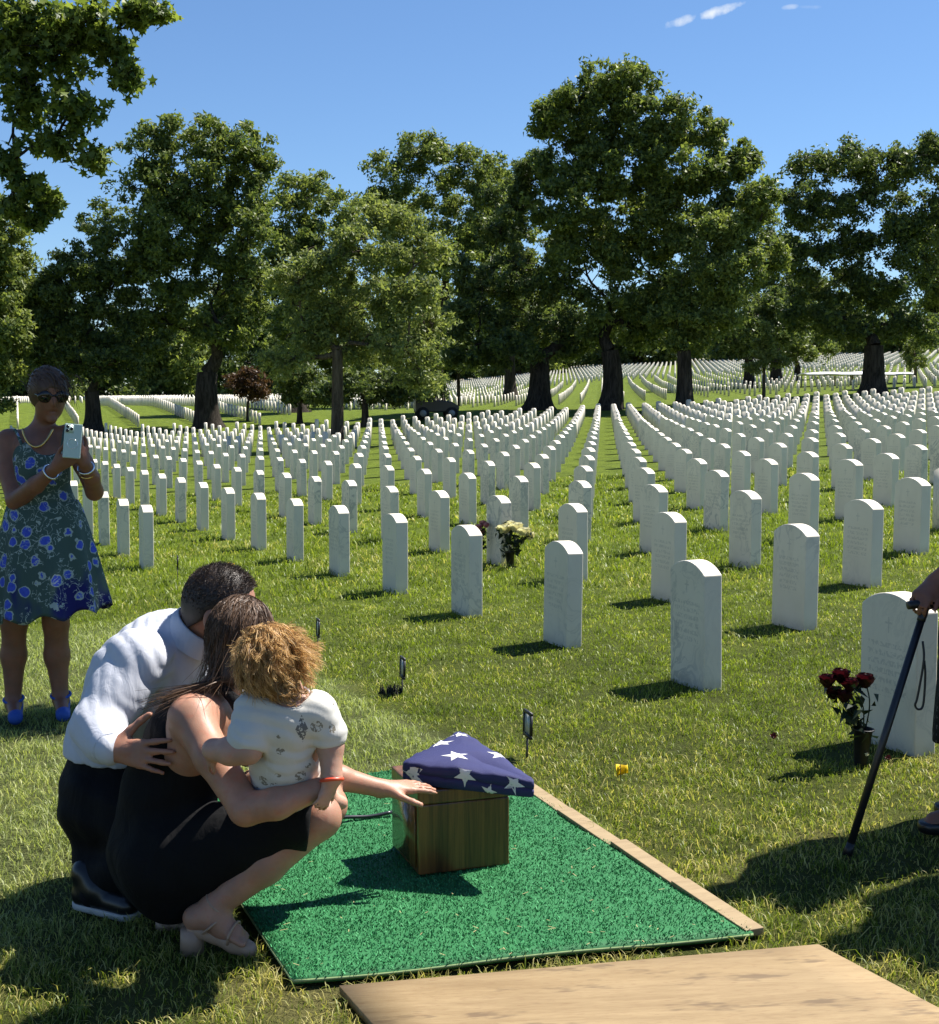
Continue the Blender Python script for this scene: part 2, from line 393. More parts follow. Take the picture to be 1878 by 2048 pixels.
# ================================================================ grass blades
def grass_blades():
    out_v, out_f = [], []; nv = 0
    bands = [(2.55, 3.6, 13000, .0029, .024), (3.6, 5.0, 9500, .0033, .024), (5.0, 7.0, 6200, .0039, .025),
             (7.0, 10.0, 3000, .0053, .027), (10.0, 15.0, 1250, .0085, .052), (15.0, 24.0, 330, .016, .055)]
    for y0, y1, dens, wid, hgt in bands:
        half = .385
        area = half * (y1 ** 2 - y0 ** 2); n = int(area * dens)
        y = np.sqrt(rng.uniform(y0 ** 2, y1 ** 2, n)); x = rng.uniform(-half, half, n) * y
        keep = ~(inside(MAT, x, y, .012) | inside(BOARD, x, y, .0))
        x, y = x[keep], y[keep]
        # clumping: throw away part of the blades following a coarse random field
        ph = np.sin(x * 9.1 + 1.3 * np.sin(y * 7.7)) * np.sin(y * 8.3 + 1.7 * np.sin(x * 6.1)) + .6 * np.sin(x * 23 + y * 11) * np.sin(y * 21 - x * 5)
        k2 = rng.random(len(x)) < np.clip(.72 + .35 * ph, .3, 1)
        x, y = x[k2], y[k2]; n = len(x)
        al = -x * .3995 + y * .9167; pe = x * .9167 + y * .3995
        sod = (pe < 2.1) & (al > 3.6) & (al < 9.6)
        tall = np.where(rng.random(n) < .025, 1.9, 1.0) * (1 + .25 * np.clip(ph[k2], -1, 1)) * np.where(sod, 1.25, 1.0) * np.where(y < 3.4, 1.15, 1.0)
        h = hgt * rng.uniform(.55, 1.25, n) * tall
        a = rng.uniform(0, 2 * math.pi, n); lean = rng.uniform(.3, 1.9, n)
        la = rng.uniform(0, 2 * math.pi, n)
        ux, uy = np.cos(a), np.sin(a); lx, ly = np.cos(la) * lean, np.sin(la) * lean
        w = wid * rng.uniform(.6, 1.3, n) * .5
        z = gz(x, y) - .012
        b = np.stack([x, y, z], 1); wv = np.stack([ux * w, uy * w, np.zeros(n)], 1)
        mid = b + np.stack([lx * h * .28, ly * h * .28, h * .62], 1)
        tip = b + np.stack([lx * h * .85, ly * h * .85, h * (1.0 - .20 * lean)], 1)
        vv = np.stack([b - wv, b + wv, mid + wv * .8, mid - wv * .8, tip], 1).reshape(-1, 3)
        o = nv + np.arange(n)[:, None] * 5
        out_v.append(vv); out_f.append((o + np.array([[0, 1, 2, 3]]), o + np.array([[3, 2, 4]]))); nv += n * 5
    q = np.concatenate([f[0] for f in out_f]); t = np.concatenate([f[1] for f in out_f])
    return mesh_from(np.concatenate(out_v), [q, t], True)
grass = link("grass", grass_blades(), M['blade']); grass["kind"] = "stuff"
grass["label"] = "short sunlit lawn grass with dry straw coloured patches"; grass["category"] = "grass"

# ================================================================ headstones
FA = .3822
def stone_mesh(detail=True):
    w, t, hs, rise = .165, .05, .555, .058
    n = 12 if detail else 3
    R = (w * w + rise * rise) / (2 * rise); a0 = math.asin(w / R)
    prof = [(-w, -.12), (w, -.12)] + [(R * math.sin(a), hs + rise - R + R * math.cos(a)) for a in np.linspace(a0, -a0, n + 1)]
    bm = bmesh.new()
    f = bm.faces.new([bm.verts.new((x, -t, z)) for x, z in prof])
    r = bmesh.ops.extrude_face_region(bm, geom=[f])
    for v in [e for e in r['geom'] if isinstance(e, bmesh.types.BMVert)]: v.co.y = t
    bmesh.ops.recalc_face_normals(bm, faces=bm.faces)
    if detail:
        sharp = [e for e in bm.edges if e.calc_face_angle(0) > .6 and max(v.co.z for v in e.verts) > 0]
        bmesh.ops.bevel(bm, geom=sharp, offset=.005, segments=2, affect='EDGES', profile=.5)
    me = bm_mesh(bm)
    return me
STONE = stone_mesh()
lat = []
ROWZ = {-1: 4.53}
for r in range(-1, 60):
    for i in range(-8, 70):
        al = 5.464 + 1.4317 * i + 1.035 * r if r >= 0 else 4.528 + 1.4317 * i
        pe = 3.6076 + 1.386 * r if r >= 0 else 2.2355
        p = U * al + V * pe; x, y = p
        if y < 4: continue
        th = x / y
        if r == -1 and i < 6: continue
        if r == 0 and i < -1: continue
        if abs(th) > .385: continue
        edge = np.interp(th, [-.36, -.159, -.068, .1, .26, .36], [63, 62, 57.5, 61.5, 64.5, 66])
        if y > edge: continue
        lat.append((r, i, x, y))
def ordinal(n):
    small = "zeroth first second third fourth fifth sixth seventh eighth ninth tenth eleventh twelfth thirteenth fourteenth fifteenth sixteenth seventeenth eighteenth nineteenth".split()
    tens = {20: "twenti", 30: "thirti", 40: "forti", 50: "fifti"}; stem_ = {20: "twenty", 30: "thirty", 40: "forty", 50: "fifty"}
    if n < 20: return small[n]
    t = n // 10 * 10
    return tens[t] + "eth" if n == t else stem_[t] + "-" + small[n % 10]
rank = {}
for r in sorted({a[0] for a in lat}):
    for k, s in enumerate(sorted((a for a in lat if a[0] == r), key=lambda a: a[1])): rank[(s[0], s[1])] = k + 1
in_view = [s for s in lat if abs(s[2] / s[3]) < .362]
near300 = sorted(in_view, key=lambda s: s[3])[:300]
near_set = {(s[0], s[1]) for s in near300}
special = {
 (0, -1): "largest headstone, at the right edge behind the walking cane, potted red roses at its foot",
 (0, 0): "big white headstone left of the cane's headstone, second from the near end of that row",
 (1, 3): "white headstone flanked by a pot of cream flowers and a pink bunch",
}
srng = random.Random(3)
for r, i, x, y in near300:
    o = link("headstone", STONE, M['marble'], loc=(x, y, float(gz(x, y)) + srng.uniform(-.012, .008)), rotz=math.pi / 2 + FA + srng.uniform(-.025, .025))
    o.rotation_euler = (srng.uniform(-.012, .012), srng.uniform(-.012, .012), o.rotation_euler[2])
    lab = special.get((r, i)) or "white marble headstone, %s from the near end of the %s diagonal row from front" % (ordinal(rank[(r, i)]), ordinal(r + 2))
    tag(o, lab, "headstone", "white headstones set in diagonal rows")
def far_stones():
    sm = stone_mesh(False); co = np.empty(len(sm.vertices) * 3); sm.vertices.foreach_get("co", co); co = co.reshape(-1, 3)
    polys = [list(p.vertices) for p in sm.polygons]; bpy.data.meshes.remove(sm)
    quads = np.array([p for p in polys if len(p) == 4]); big = [p for p in polys if len(p) != 4]
    tris = np.array([[p[0], p[k], p[k + 1]] for p in big for k in range(1, len(p) - 1)])
    pts = [(x, y, FA) for r, i, x, y in lat if (r, i) not in near_set]
    # the sections on the slopes beyond the line of trees
    def section(al0, al1, ang, da, db, shear, th0, th1, y0, y1, seed):
        u = np.array([-math.sin(ang), math.cos(ang)]); v = np.array([math.cos(ang), math.sin(ang)])
        for a in range(al0, al1):
            for b in range(-160, 161):
                p = u * (a * da + shear * b) + v * (b * db)
                if p[1] < y0 or p[1] > y1: continue
                t = p[0] / p[1]
                if th0 < t < th1: pts.append((p[0], p[1], ang))
    section(0, 130, -.10, 2.7, 1.25, .25, -.095, .39, 76, 128, 1)     # middle slope, open rows
    section(0, 190, .12, 2.2, 1.35, .4, -.06, .39, 132, 205, 2)       # upper slope, close rows
    section(0, 200, .33, 1.15, 2.9, .0, -.41, -.135, 66.5, 118, 3)     # left: close-set rows running up and over a grassy bank
    section(0, 190, .05, 2.6, 1.2, .3, -.40, -.07, 124, 190, 4)
    P = np.array(pts); n = len(P)
    a = P[:, 2] + math.pi / 2 + rng.uniform(-.03, .03, n); ca, sa = np.cos(a), np.sin(a)
    vx = co[None, :, 0] * ca[:, None] - co[None, :, 1] * sa[:, None] + P[:, :1]
    vy = co[None, :, 0] * sa[:, None] + co[None, :, 1] * ca[:, None] + P[:, 1:2]
    vz = co[None, :, 2] + (gz(P[:, 0], P[:, 1]) + rng.uniform(-.02, .02, n))[:, None]
    V_ = np.stack([vx, vy, vz], -1).reshape(-1, 3); o = (np.arange(n) * len(co))[:, None, None]
    return mesh_from(V_, [(quads[None] + o).reshape(-1, 4), (tris[None] + o).reshape(-1, 3)])
far = link("distant_headstones", far_stones(), M['marble_far']); far["kind"] = "stuff"
far["label"] = "countless small white headstones in distant rows below and beyond the trees"; far["category"] = "headstones"

# ================================================================ trees
def leaf_cloud(centres, radii, counts, size, r, star=False, up=.35):
    """leaf-sized faces spread round clump centres; returns verts, faces"""
    C = np.repeat(centres, counts, 0); Rr = np.repeat(radii, counts, 0)
    n = len(C)
    d = r.normal(size=(n, 3)); d /= np.linalg.norm(d, axis=1)[:, None]
    rad = r.random(n) ** .45
    p = C + d * rad[:, None] * Rr
    nrm = d * .6 + r.normal(size=(n, 3)) * .7 + np.array([0, 0, up]); nrm /= np.linalg.norm(nrm, axis=1)[:, None]
    t = np.cross(nrm, r.normal(size=(n, 3))); t /= np.linalg.norm(t, axis=1)[:, None] + 1e-9
    b = np.cross(nrm, t)
    s = size * r.uniform(.55, 1.25, n)[:, None]
    if star:
        shape = [(0, -.55), (.16, -.18), (.5, -.1), (.24, .12), (.34, .5), (.0, .30), (0, .72), (-.0, .30), (-.34, .5), (-.24, .12), (-.5, -.1), (-.16, -.18)]
        k = len(shape)
        v = np.stack([p + t * (a * s) + b * (c * s) - nrm * (abs(a) * .25 * s) for a, c in shape], 1).reshape(-1, 3)
        o = np.arange(n)[:, None] * k
        f1 = np.concatenate([o + np.array([q]) for q in ([0, 1, 11, 11], [1, 2, 3, 3], [11, 9, 10, 10], [3, 4, 5, 5], [9, 5, 8, 8])])
        f = [np.concatenate([o + np.array([[1, 3, 9, 11]])]),
             np.concatenate([o + np.array([q]) for q in ([0, 1, 11], [1, 2, 3], [9, 10, 11], [3, 4, 5], [5, 8, 9], [3, 5, 9], [5, 6, 3], [6, 5, 9])])]
        return v, f
    # two separate leaflets per point, each one long triangle
    v = []
    for sgn in (1, -1):
        q = p + r.normal(size=(n, 3)) * s * .55
        w = t * sgn + r.normal(size=(n, 3)) * .5; w /= np.linalg.norm(w, axis=1)[:, None]
        v += [q - w * s * .8, q + w * s * .5 + b * s * .48 + nrm * s * .1, q + w * s * .55 - b * s * .42 - nrm * s * .1]
    v = np.stack(v, 1).reshape(-1, 3); o = np.arange(2 * n)[:, None] * 3
    return v, [o + np.array([[0, 1, 2]])]
def blobs_world(blobs, Y, depth_frac=.9, seed=0):
    r = np.random.default_rng(seed); out = []
    for bx, by, rx, ry in blobs:
        yy = Y + r.uniform(-.35, .35) * rx * 2 / 2590 * Y
        c = at(bx, by, yy); sc = yy / 2590
        out.append((c, np.array([rx * sc, max(rx, ry) * sc * depth_frac, ry * sc])))
    return out
def limb(mb, a, b, r0, r1, r, bend=.12, n=6, sides=6):
    a, b = np.asarray(a, float), np.asarray(b, float); L = np.linalg.norm(b - a)
    t = np.linspace(0, 1, n)[:, None]; P = a + (b - a) * t
    off = r.normal(size=3) * L * bend; off[2] = abs(off[2]) * .6
    P = P + np.sin(t * math.pi) * off + np.sin(t * 2 * math.pi) * r.normal(size=3) * L * bend * .4
    mb.tube(P, np.linspace(r0, r1, n), sides, caps=False); return P
def tree(name, label, base, Y, blobs, trunk_w, fork, leaf, leaf_size, n_leaf, bark='bark_dark', seed=0, clump=.62, group="trees standing among the graves", flare=1.9, sparse=1.0, depth_frac=.9, cat="tree", base_pt=None, fill=.55):
    r = np.random.default_rng(seed + 100)
    if base_pt is None:
        b = at(base[0], base[1], Y); b[2] = float(gz(b[0], b[1]))
    else: b = np.array(base_pt, float)
    root = thing(name, label, cat, b, group=group)
    sc = Y / 2590
    fk = at(fork[0], fork[1], Y)
    tw = trunk_w * sc / 2
    mb = MB()
    P = np.linspace(b - np.array([0, 0, .15]), fk, 9); t = np.linspace(0, 1, 9)
    P += np.outer(np.sin(t * math.pi), r.normal(size=3) * np.array([.05, .05, 0]) * tw * 2)
    rad = tw * (1 + (flare - 1) * np.exp(-t * 7)) * (1 - .22 * t)
    mb.tube(P, rad, 14, caps=False)
    W = blobs_world(blobs, Y, depth_frac, seed)
    order = sorted(range(len(W)), key=lambda k: np.linalg.norm(W[k][0] - fk))
    nodes = [(fk, tw * .78)]
    for k in order:
        c, R = W[k]
        # grow from the nearest existing node that is lower than the blob
        cand = min(nodes, key=lambda q: np.linalg.norm(q[0] - c) + 2.0 * max(0, q[0][2] - c[2]))
        L = np.linalg.norm(c - cand[0]); r0 = min(cand[1] * .8, tw * .6); r1 = max(r0 * .4, .03)
        Pp = limb(mb, cand[0], c, r0, r1, r, .10, 7)
        nodes.append((c, max(r1, .04))); nodes.append((Pp[4], max(r0 * .6, .04)))
        for _ in range(5):
            d = r.normal(size=3); d /= np.linalg.norm(d); e = c + d * R * .8
            limb(mb, Pp[r.integers(3, 7)], e, max(r1 * .7, .025), .012, r, .15, 5, 4)
    me = mb.mesh(True)
    tr = link("trunk", me, M[bark], root); tr.location = -Vector(b)
    vol = np.array([R[0] * R[2] for c, R in W]); share = vol / vol.sum()
    cc, rr, cn = [], [], []
    for (c, R), sh in zip(W, share):
        nl = int(n_leaf * sh); nl = int(nl * 1.3); ncl = max(8, int(nl / 30))
        nsub = 13; ds = r.normal(size=(nsub, 3)); ds /= np.linalg.norm(ds, axis=1)[:, None]
        sub = c + ds * R * (fill + (.92 - fill) * r.random(nsub)[:, None] ** .6); srad = R.mean() * r.uniform(.14, .36, nsub)
        pick = r.integers(0, nsub, ncl); d = r.normal(size=(ncl, 3)); d /= np.linalg.norm(d, axis=1)[:, None]
        cs = sub[pick] + d * (srad[pick] * r.random(ncl) ** .4)[:, None]
        loose = r.random(ncl) < .14; cs[loose] = (c + d * R * (r.random(ncl) ** .5)[:, None])[loose]
        out_ = r.random(ncl) < .07; cs[out_] = (c + d * R * r.uniform(.95, 1.16, ncl)[:, None])[out_]
        for q in cs:
            cc.append(q); s_ = clump * .74 * r.uniform(.4, 1.45); rr.append(np.array([s_, s_, s_ * .62])); cn.append(max(8, int(nl / ncl * r.uniform(.5, 1.5) * sparse)))
    v, f = leaf_cloud(np.array(cc), np.array(rr), np.array(cn), leaf_size * .70, r)
    cr = link("crown", mesh_from(v - b, f), M[leaf], root)
    return root

tree("oak_tree", "tall broad oak with thick dark trunk, left of the centre", (410, 832), 66,
     [(285,300,50,55),(350,272,52,42),(430,268,60,42),(500,300,42,55),(300,370,72,58),(390,355,90,68),(480,380,62,68),(340,450,88,58),(430,460,88,68),(495,470,45,58),(205,445,55,40),(255,505,75,48),(330,540,88,58),(430,560,88,58),(490,560,55,58),(300,620,68,42),(430,640,60,38),(480,650,50,36)],
     50, (408, 735), 'leaf_oak', .24, 30000, seed=1, flare=1.5)
tree("spreading_tree", "dark low spreading tree behind the standing woman", (182, 840), 65,
     [(110,545,55,48),(165,525,55,45),(225,560,62,52),(105,620,58,55),(190,640,75,55),(270,660,62,42),(118,700,55,42),(225,715,55,32),(60,610,45,55)],
     34, (180, 770), 'leaf_dark', .22, 17000, seed=2)
tree("edge_tree", "green tree cut off by the left edge of the picture", (-70, 842), 62,
     [(0,445,48,52),(-40,480,60,60),(5,530,56,65),(-40,600,70,70),(0,640,52,70),(10,715,48,50),(-50,700,60,60),(-10,775,36,26)],
     44, (-60, 740), 'leaf_mid', .24, 15000, seed=3)
tree("maple_tree", "pale airy maple rising straight out of the headstones", (663, 868), 46,
     [(742,415,42,34),(790,440,52,40),(835,500,48,40),(720,495,62,45),(640,520,62,52),(580,560,52,52),(700,590,80,55),(800,580,72,46),(852,640,46,40),(600,650,62,52),(700,680,72,46),(800,690,72,44),(565,715,48,32),(830,752,50,26),(655,610,50,70),(690,470,30,60)],
     26, (664, 690), 'leaf_light', .15, 26000, 'bark_grey', seed=4, clump=.42, flare=1.25, sparse=.75, fill=.2)
tree("background_tree", "rounded olive green tree peeping out behind the pale maple", (585, 822), 78,
     [(600,388,62,42),(560,440,55,55),(652,435,55,55),(600,500,65,58),(545,525,46,48),(640,560,60,60),(590,640,60,60)],
     36, (590, 700), 'leaf_mid', .26, 12000, seed=5, clump=.75)
tree("poplar_tree", "mid height feathery tree between the maple and the great oaks", (850, 805), 88,
     [(822,300,42,45),(762,350,52,42),(882,318,52,46),(950,345,50,48),(830,400,85,56),(930,430,75,66),(745,425,45,48),(900,505,85,58),(968,505,46,58),(800,480,60,60)],
     40, (855, 640), 'leaf_mid', .27, 19000, seed=6, clump=.75)
tree("shade_oak", "dark oak with a flaring trunk in the middle distance", (1060, 803), 69,
     [(1000,420,66,66),(1050,350,46,56),(962,540,75,56),(1060,520,86,68),(942,622,66,46),(1040,622,86,56),(1000,685,86,32),(1110,655,66,50),(920,690,46,30)],
     46, (1062, 705), 'leaf_dark', .24, 20000, seed=7, flare=1.9)
tree("giant_oak", "tallest oak in the picture, its crown high above the rest", (1200, 800), 67,
     [(1200,152,54,32),(1252,168,46,42),(1122,202,54,42),(1085,236,44,36),(1180,232,76,56),(1262,242,54,56),(1122,300,66,56),(1222,322,86,66),(1332,240,52,46),(1390,262,38,40),(1340,322,86,56),(1430,332,52,46),(1468,312,28,30),(1112,400,76,66),(1232,432,96,76),(1352,420,86,76),(1450,422,52,56),(1152,522,86,66),(1282,542,96,66),(1202,622,86,56),(1290,640,72,40)],
     44, (1200, 690), 'leaf_oak', .25, 44000, seed=8, flare=1.5)
tree("willow_oak", "lighter oak with straight dark trunk, right of the giant oak", (1347, 790), 64,
     [(1400,470,72,52),(1450,542,62,46),(1372,560,62,52),(1332,622,50,42),(1400,630,66,38),(1510,500,42,30),(1500,400,36,46),(1350,672,46,24)],
     34, (1346, 690), 'leaf_mid', .22, 17000, seed=9, clump=.55, flare=1.5)
tree("right_oak", "broad dark oak behind the white canopy on the right", (1718, 775), 71,
     [(1600,332,55,40),(1670,318,52,36),(1740,332,54,40),(1802,312,54,42),(1842,322,36,48),(1580,402,48,52),(1650,415,50,42),(1800,420,52,62),(1592,500,54,56),(1642,562,62,44),(1822,500,44,66),(1742,566,70,42),(1602,622,72,42),(1700,645,72,32),(1790,640,62,44),(1880,420,50,80),(1722,385,34,26),(1692,492,46,36),(1768,478,40,46),(1660,480,40,30)],
     46, (1720, 680), 'leaf_dark', .24, 27000, seed=10, flare=1.6)
tree("sapling", "small bright conical young tree before the right hand oaks", (1503, 783), 70,
     [(1507,655,10,18),(1506,680,20,16),(1500,702,32,14),(1530,712,24,12),(1490,722,26,10)],
     7, (1504, 715), 'leaf_light', .16, 2600, 'bark_grey', seed=11, clump=.3, flare=1.2)
tree("sapling", "slender young tree at the far right edge beyond the canopy", (1803, 748), 90,
     [(1802,665,14,16),(1800,690,24,14),(1802,712,26,12)], 7, (1802, 720), 'leaf_mid', .18, 1800, 'bark_grey', seed=12, clump=.35, flare=1.2)
tree("edge_tree", "yellow green tree cut off by the right edge", (1885, 770), 82,
     [(1850,505,34,44),(1838,560,30,40),(1842,610,34,36),(1890,540,60,80),(1880,450,50,40)], 40, (1885, 660), 'leaf_light', .26, 8000, seed=13, clump=.7)
tree("plum_tree", "little reddish brown ornamental tree among the left rows", (487, 818), 70,
     [(468,755,26,18),(512,762,26,18),(490,742,28,16),(500,775,30,10)], 6, (488, 790), 'leaf_red', .16, 2400, seed=14, clump=.35, flare=1.2)
tree("low_tree", "short dark bushy tree close behind the maple trunk", (718, 832), 61,
     [(700,760,62,32),(770,758,62,34),(838,760,36,26),(640,770,40,26)], 16, (718, 795), 'leaf_dark', .2, 7000, seed=15, clump=.45)
tree("low_tree", "dark round shrub tree left of the maple trunk", (590, 826), 66,
     [(570,765,40,30),(615,770,44,30),(590,740,40,24)], 12, (590, 800), 'leaf_dark', .2, 4000, seed=16, clump=.45)
tree("sapling", "thin bare stemmed young tree beside the parked utility vehicle", (903, 783), 84,
     [(900,690,30,24),(880,715,30,18),(920,720,20,14)], 8, (902, 735), 'leaf_mid', .2, 2200, seed=17, clump=.45, flare=1.2)
tree("slope_tree", "dark tree on the slope behind the bright sapling", (1475, 752), 98,
     [(1470,610,72,52),(1545,600,58,48),(1440,670,52,26),(1520,660,50,28)], 20, (1474, 690), 'leaf_dark', .28, 9000, seed=18, clump=.75)
tree("slope_tree", "small lower tree on the slope, right of the willow oak", (1570, 745), 112,
     [(1560,690,50,30),(1610,680,44,30),(1540,640,60,40)], 14, (1570, 720), 'leaf_mid', .28, 4500, seed=19, clump=.75)
tree("backing_tree", "dense green tree filling the gap left of the giant oak", (1005, 792), 96,
     [(985,372,52,42),(1015,440,62,52),(1000,530,66,56),(1030,610,56,46),(960,600,50,50)], 24, (1004, 690), 'leaf_mid', .27, 9000, seed=20, clump=.75)
tree("backing_tree", "dense green tree behind the willow oak and sapling", (1528, 762), 104,
     [(1500,470,52,46),(1545,520,60,52),(1500,580,62,46),(1565,610,52,36),(1478,405,34,36)], 22, (1526, 680), 'leaf_oak', .27, 9000, seed=24, clump=.75)
bgx = [-60, 70, 200, 330, 455, 560, 680, 790, 905, 1020, 1130, 1250, 1375, 1490, 1610, 1730, 1850, 1960]
where = ["left edge", "standing woman", "spreading tree", "broad oak", "oak's right side", "reddish tree", "maple", "maple's right side", "utility vehicle", "flaring oak", "flaring oak's right side", "giant oak", "straight trunked oak", "bright sapling", "canopy's left end", "canopy", "right edge", "right edge, outermost"]
brng = np.random.default_rng(5)
for k, bx in enumerate(bgx):
    Y = (190 if k % 2 else 222) + brng.uniform(-8, 8); top = 575 + brng.uniform(-45, 30)
    gy = 792.4 - (gz((bx - 924) / 2590 * Y, Y) - 1.5) / Y * 2590
    bl = [(bx + brng.uniform(-25, 25), top + 35, 52, 38), (bx - 48, top + 75, 48, 38), (bx + 48, top + 72, 48, 40), (bx, top + 105, 75, 40), (bx - 30, (top + gy) / 2 + 30, 60, 45), (bx + 38, (top + gy) / 2 + 40, 60, 42), (bx + brng.uniform(-30, 30), gy - 26, 60, 22)]
    bl += [(bx - 20, gy - 10, 60, 20), (bx + 50, gy - 8, 55, 18)]
    tree("woodland_tree", "far dark woodland tree on the skyline behind the " + where[k], (bx, gy), Y, bl, 16, (bx, (gy + top + 100) / 2), 'leaf_dark' if k % 3 else 'leaf_mid', .74, 7600 if k < 9 else 5600, seed=40 + k, clump=1.8, group="woodland behind the cemetery", flare=1.2)

# the bough that hangs into the upper left corner; its tree stands just outside the frame
def near_tree():
    r = np.random.default_rng(77); Y = 11.0
    b = np.array([-6.6, 10.6, 0]); b[2] = float(gz(b[0], b[1]))
    root = thing("sweetgum_tree", "near tree whose star leaved bough hangs into the upper left corner", "tree", b)
    mb = MB()
    fk = b + np.array([.3, .1, 5.6])
    P = np.linspace(b - [0, 0, .2], fk, 8); mb.tube(P, np.linspace(.30, .2, 8) * (1 + .5 * np.exp(-np.linspace(0, 6, 8))), 14, caps=False)
    fronds = [(60,40,70,50),(165,38,55,42),(105,120,85,55),(215,100,50,32),(300,22,38,14),(262,30,28,16),(255,150,26,34),(60,200,50,50),(150,215,52,40),(110,285,66,30),(185,312,32,18),(15,320,22,38),(62,372,30,18),(95,402,22,16),(72,434,12,10),(20,120,50,80),(10,30,40,50),(120,60,60,50),(25,410,8,10)]
    W = blobs_world(fronds, Y, .8, 9)
    # leaves above the top of the frame, over the standing woman, where they shade her
    for q in ((-1.9, 9.4, 5.35, .8, .7, .35), (-1.0, 8.4, 5.0, .8, .6, .3), (-.25, 6.95, 4.65, .5, .4, .22), (.1, 7.1, 4.7, .5, .4, .22), (.45, 7.3, 4.7, .45, .4, .22), (-.1, 7.0, 4.95, .5, .4, .2), (.3, 7.2, 5.0, .5, .4, .2), (-.7, 7.5, 4.8, .5, .4, .25), (.75, 7.5, 4.75, .35, .35, .18), (.05, 7.0, 4.4, .4, .35, .12), (.5, 7.25, 4.42, .4, .3, .12),
              (-3.2, 10.4, 6.0, 1.1, .9, .6), (-4.6, 10.6, 6.8, 1.4, 1.2, .8), (-6.4, 10.8, 7.8, 1.8, 1.8, 1.2), (-8, 11.4, 7.0, 1.5, 1.5, 1.2)):
        W.append((np.array(q[:3]), np.array(q[3:])))
    nodes = [(fk, .16)]
    for c, R in sorted(W, key=lambda w: np.linalg.norm(w[0] - fk)):
        src = min(nodes, key=lambda q: np.linalg.norm(q[0] - c))
        r0 = min(src[1] * .8, .09); Pp = limb(mb, src[0], c, r0, max(.012, r0 * .45), r, .08, 7)
        nodes += [(c, max(.014, r0 * .5)), (Pp[4], r0 * .7)]
        for _ in range(6):
            d = r.normal(size=3); limb(mb, Pp[r.integers(3, 7)], c + d / np.linalg.norm(d) * R * .85, .009, .003, r, .12, 4, 4)
    link("trunk", mb.mesh(True), M['bark_dark'], root).location = -Vector(b)
    cc, rr, cn = [], [], []
    for c, R in W:
        ncl = int(16 + 190 * R[0] * R[2] / .5)
        ncl = min(ncl, 110)
        d = r.normal(size=(ncl, 3)); d /= np.linalg.norm(d, axis=1)[:, None]
        for q in c + d * R * (r.random(ncl) ** .5)[:, None]:
            cc.append(q); cn.append(int(r.integers(6, 13))); rr.append(np.array([.11, .11, .09]))
    v, f = leaf_cloud(np.array(cc), np.array(rr), np.array(cn), .088, r, star=True, up=.2)
    link("crown", mesh_from(v - b, f), M['leaf_near'], root)
near_tree()
# ================================================================ the grave side: mat, boards, urn, flag
def wood_material(name, dark, light, scale=(1, 1, 1), rough=.5, coat=0.0, knots=False):
    m, nt, out = new_mat(name); g = NT(nt)
    tc = g.n("ShaderNodeTexCoord"); v = g.mapping(tc.outputs["Object"], scale)
    warp = g.noise(v, .8, 3); add = g.n("ShaderNodeVectorMath", operation='MULTIPLY_ADD')
    g.l(warp.outputs[1], add.inputs[0]); add.inputs[1].default_value = (.9, .9, .9); g.l(v, add.inputs[2])
    a = g.noise(add.outputs[0], 2.2, 5, .65).outputs[0]; b = g.noise(add.outputs[0], 14, 3, .6).outputs[0]
    f = g.math('ADD', g.math('MULTIPLY', a, .8), g.math('MULTIPLY', b, .25))
    c = g.mix(g.smooth(f, .3, .72), dark, light)
    if knots:
        k = g.noise(g.mapping(tc.outputs["Object"], (2.2, 9, 1), loc=(3.1, .4, 0)), 1.4, 4, .7).outputs[0]
        c = g.mix(g.math('MULTIPLY', g.smooth(k, .56, .66), .65), c, (.075, .045, .022))
        k2 = g.noise(g.mapping(tc.outputs["Object"], (30, 260, 1)), 1, 2).outputs[0]
        c = g.mix(g.math('MULTIPLY', g.smooth(k2, .56, .70), .5), c, (.16, .09, .04))
    g.bsdf(out, c, rough, g.bump(b, .25, .002), Coat_Weight=coat, Coat_Roughness=.18); return m
def turf_material(name, fibre):
    m, nt, out = new_mat(name); g = NT(nt)
    geo = g.n("ShaderNodeNewGeometry"); pos = geo.outputs["Position"]
    c = g.mix(g.noise(pos, 7, 3).outputs[0], (.028, .170, .058), (.060, .275, .10))
    if fibre: c = g.mix(1.0, c, g.mix(geo.outputs["Random Per Island"], (.65, .65, .65), (1.45, 1.4, 1.45)), 'MULTIPLY')
    else: c = g.mix(1.0, c, (.6, .6, .6), 'MULTIPLY')
    g.bsdf(out, c, .65, None, Specular_IOR_Level=.2); return m
def quad_pt(poly, s, t):
    a, b, c, d = poly; return (a * (1 - s)[..., None] + b * s[..., None]) * (1 - t)[..., None] + (d * (1 - s)[..., None] + c * s[..., None]) * t[..., None]
def mat_height(p, lift=.017):
    return gz(p[..., 0], p[..., 1]) + lift + .0022 * np.sin(p[..., 0] * 9 + 2 * np.sin(p[..., 1] * 5)) + .0018 * np.sin(p[..., 1] * 14 + p[..., 0] * 6)
def slab(poly, zfun, thick, n=(24, 36), round_=.0):
    s, t = np.meshgrid(np.linspace(0, 1, n[0]), np.linspace(0, 1, n[1])); p = quad_pt(poly, s, t); z = zfun(p)
    top = np.concatenate([p, z[..., None]], -1); bot = top - [0, 0, thick]
    k = n[0] * n[1]; i = np.arange(k).reshape(n[1], n[0])
    f = [np.stack([i[:-1, :-1], i[:-1, 1:], i[1:, 1:], i[1:, :-1]], -1).reshape(-1, 4)]
    f.append(f[0][:, ::-1] + k)
    ring = np.concatenate([i[0, :-1], i[:-1, -1], i[-1, :0:-1], i[:0:-1, 0]]); nxt = np.roll(ring, -1)
    f.append(np.stack([nxt, ring, ring + k, nxt + k], 1))
    return np.concatenate([top.reshape(-1, 3), bot.reshape(-1, 3)]), [np.concatenate(f)]
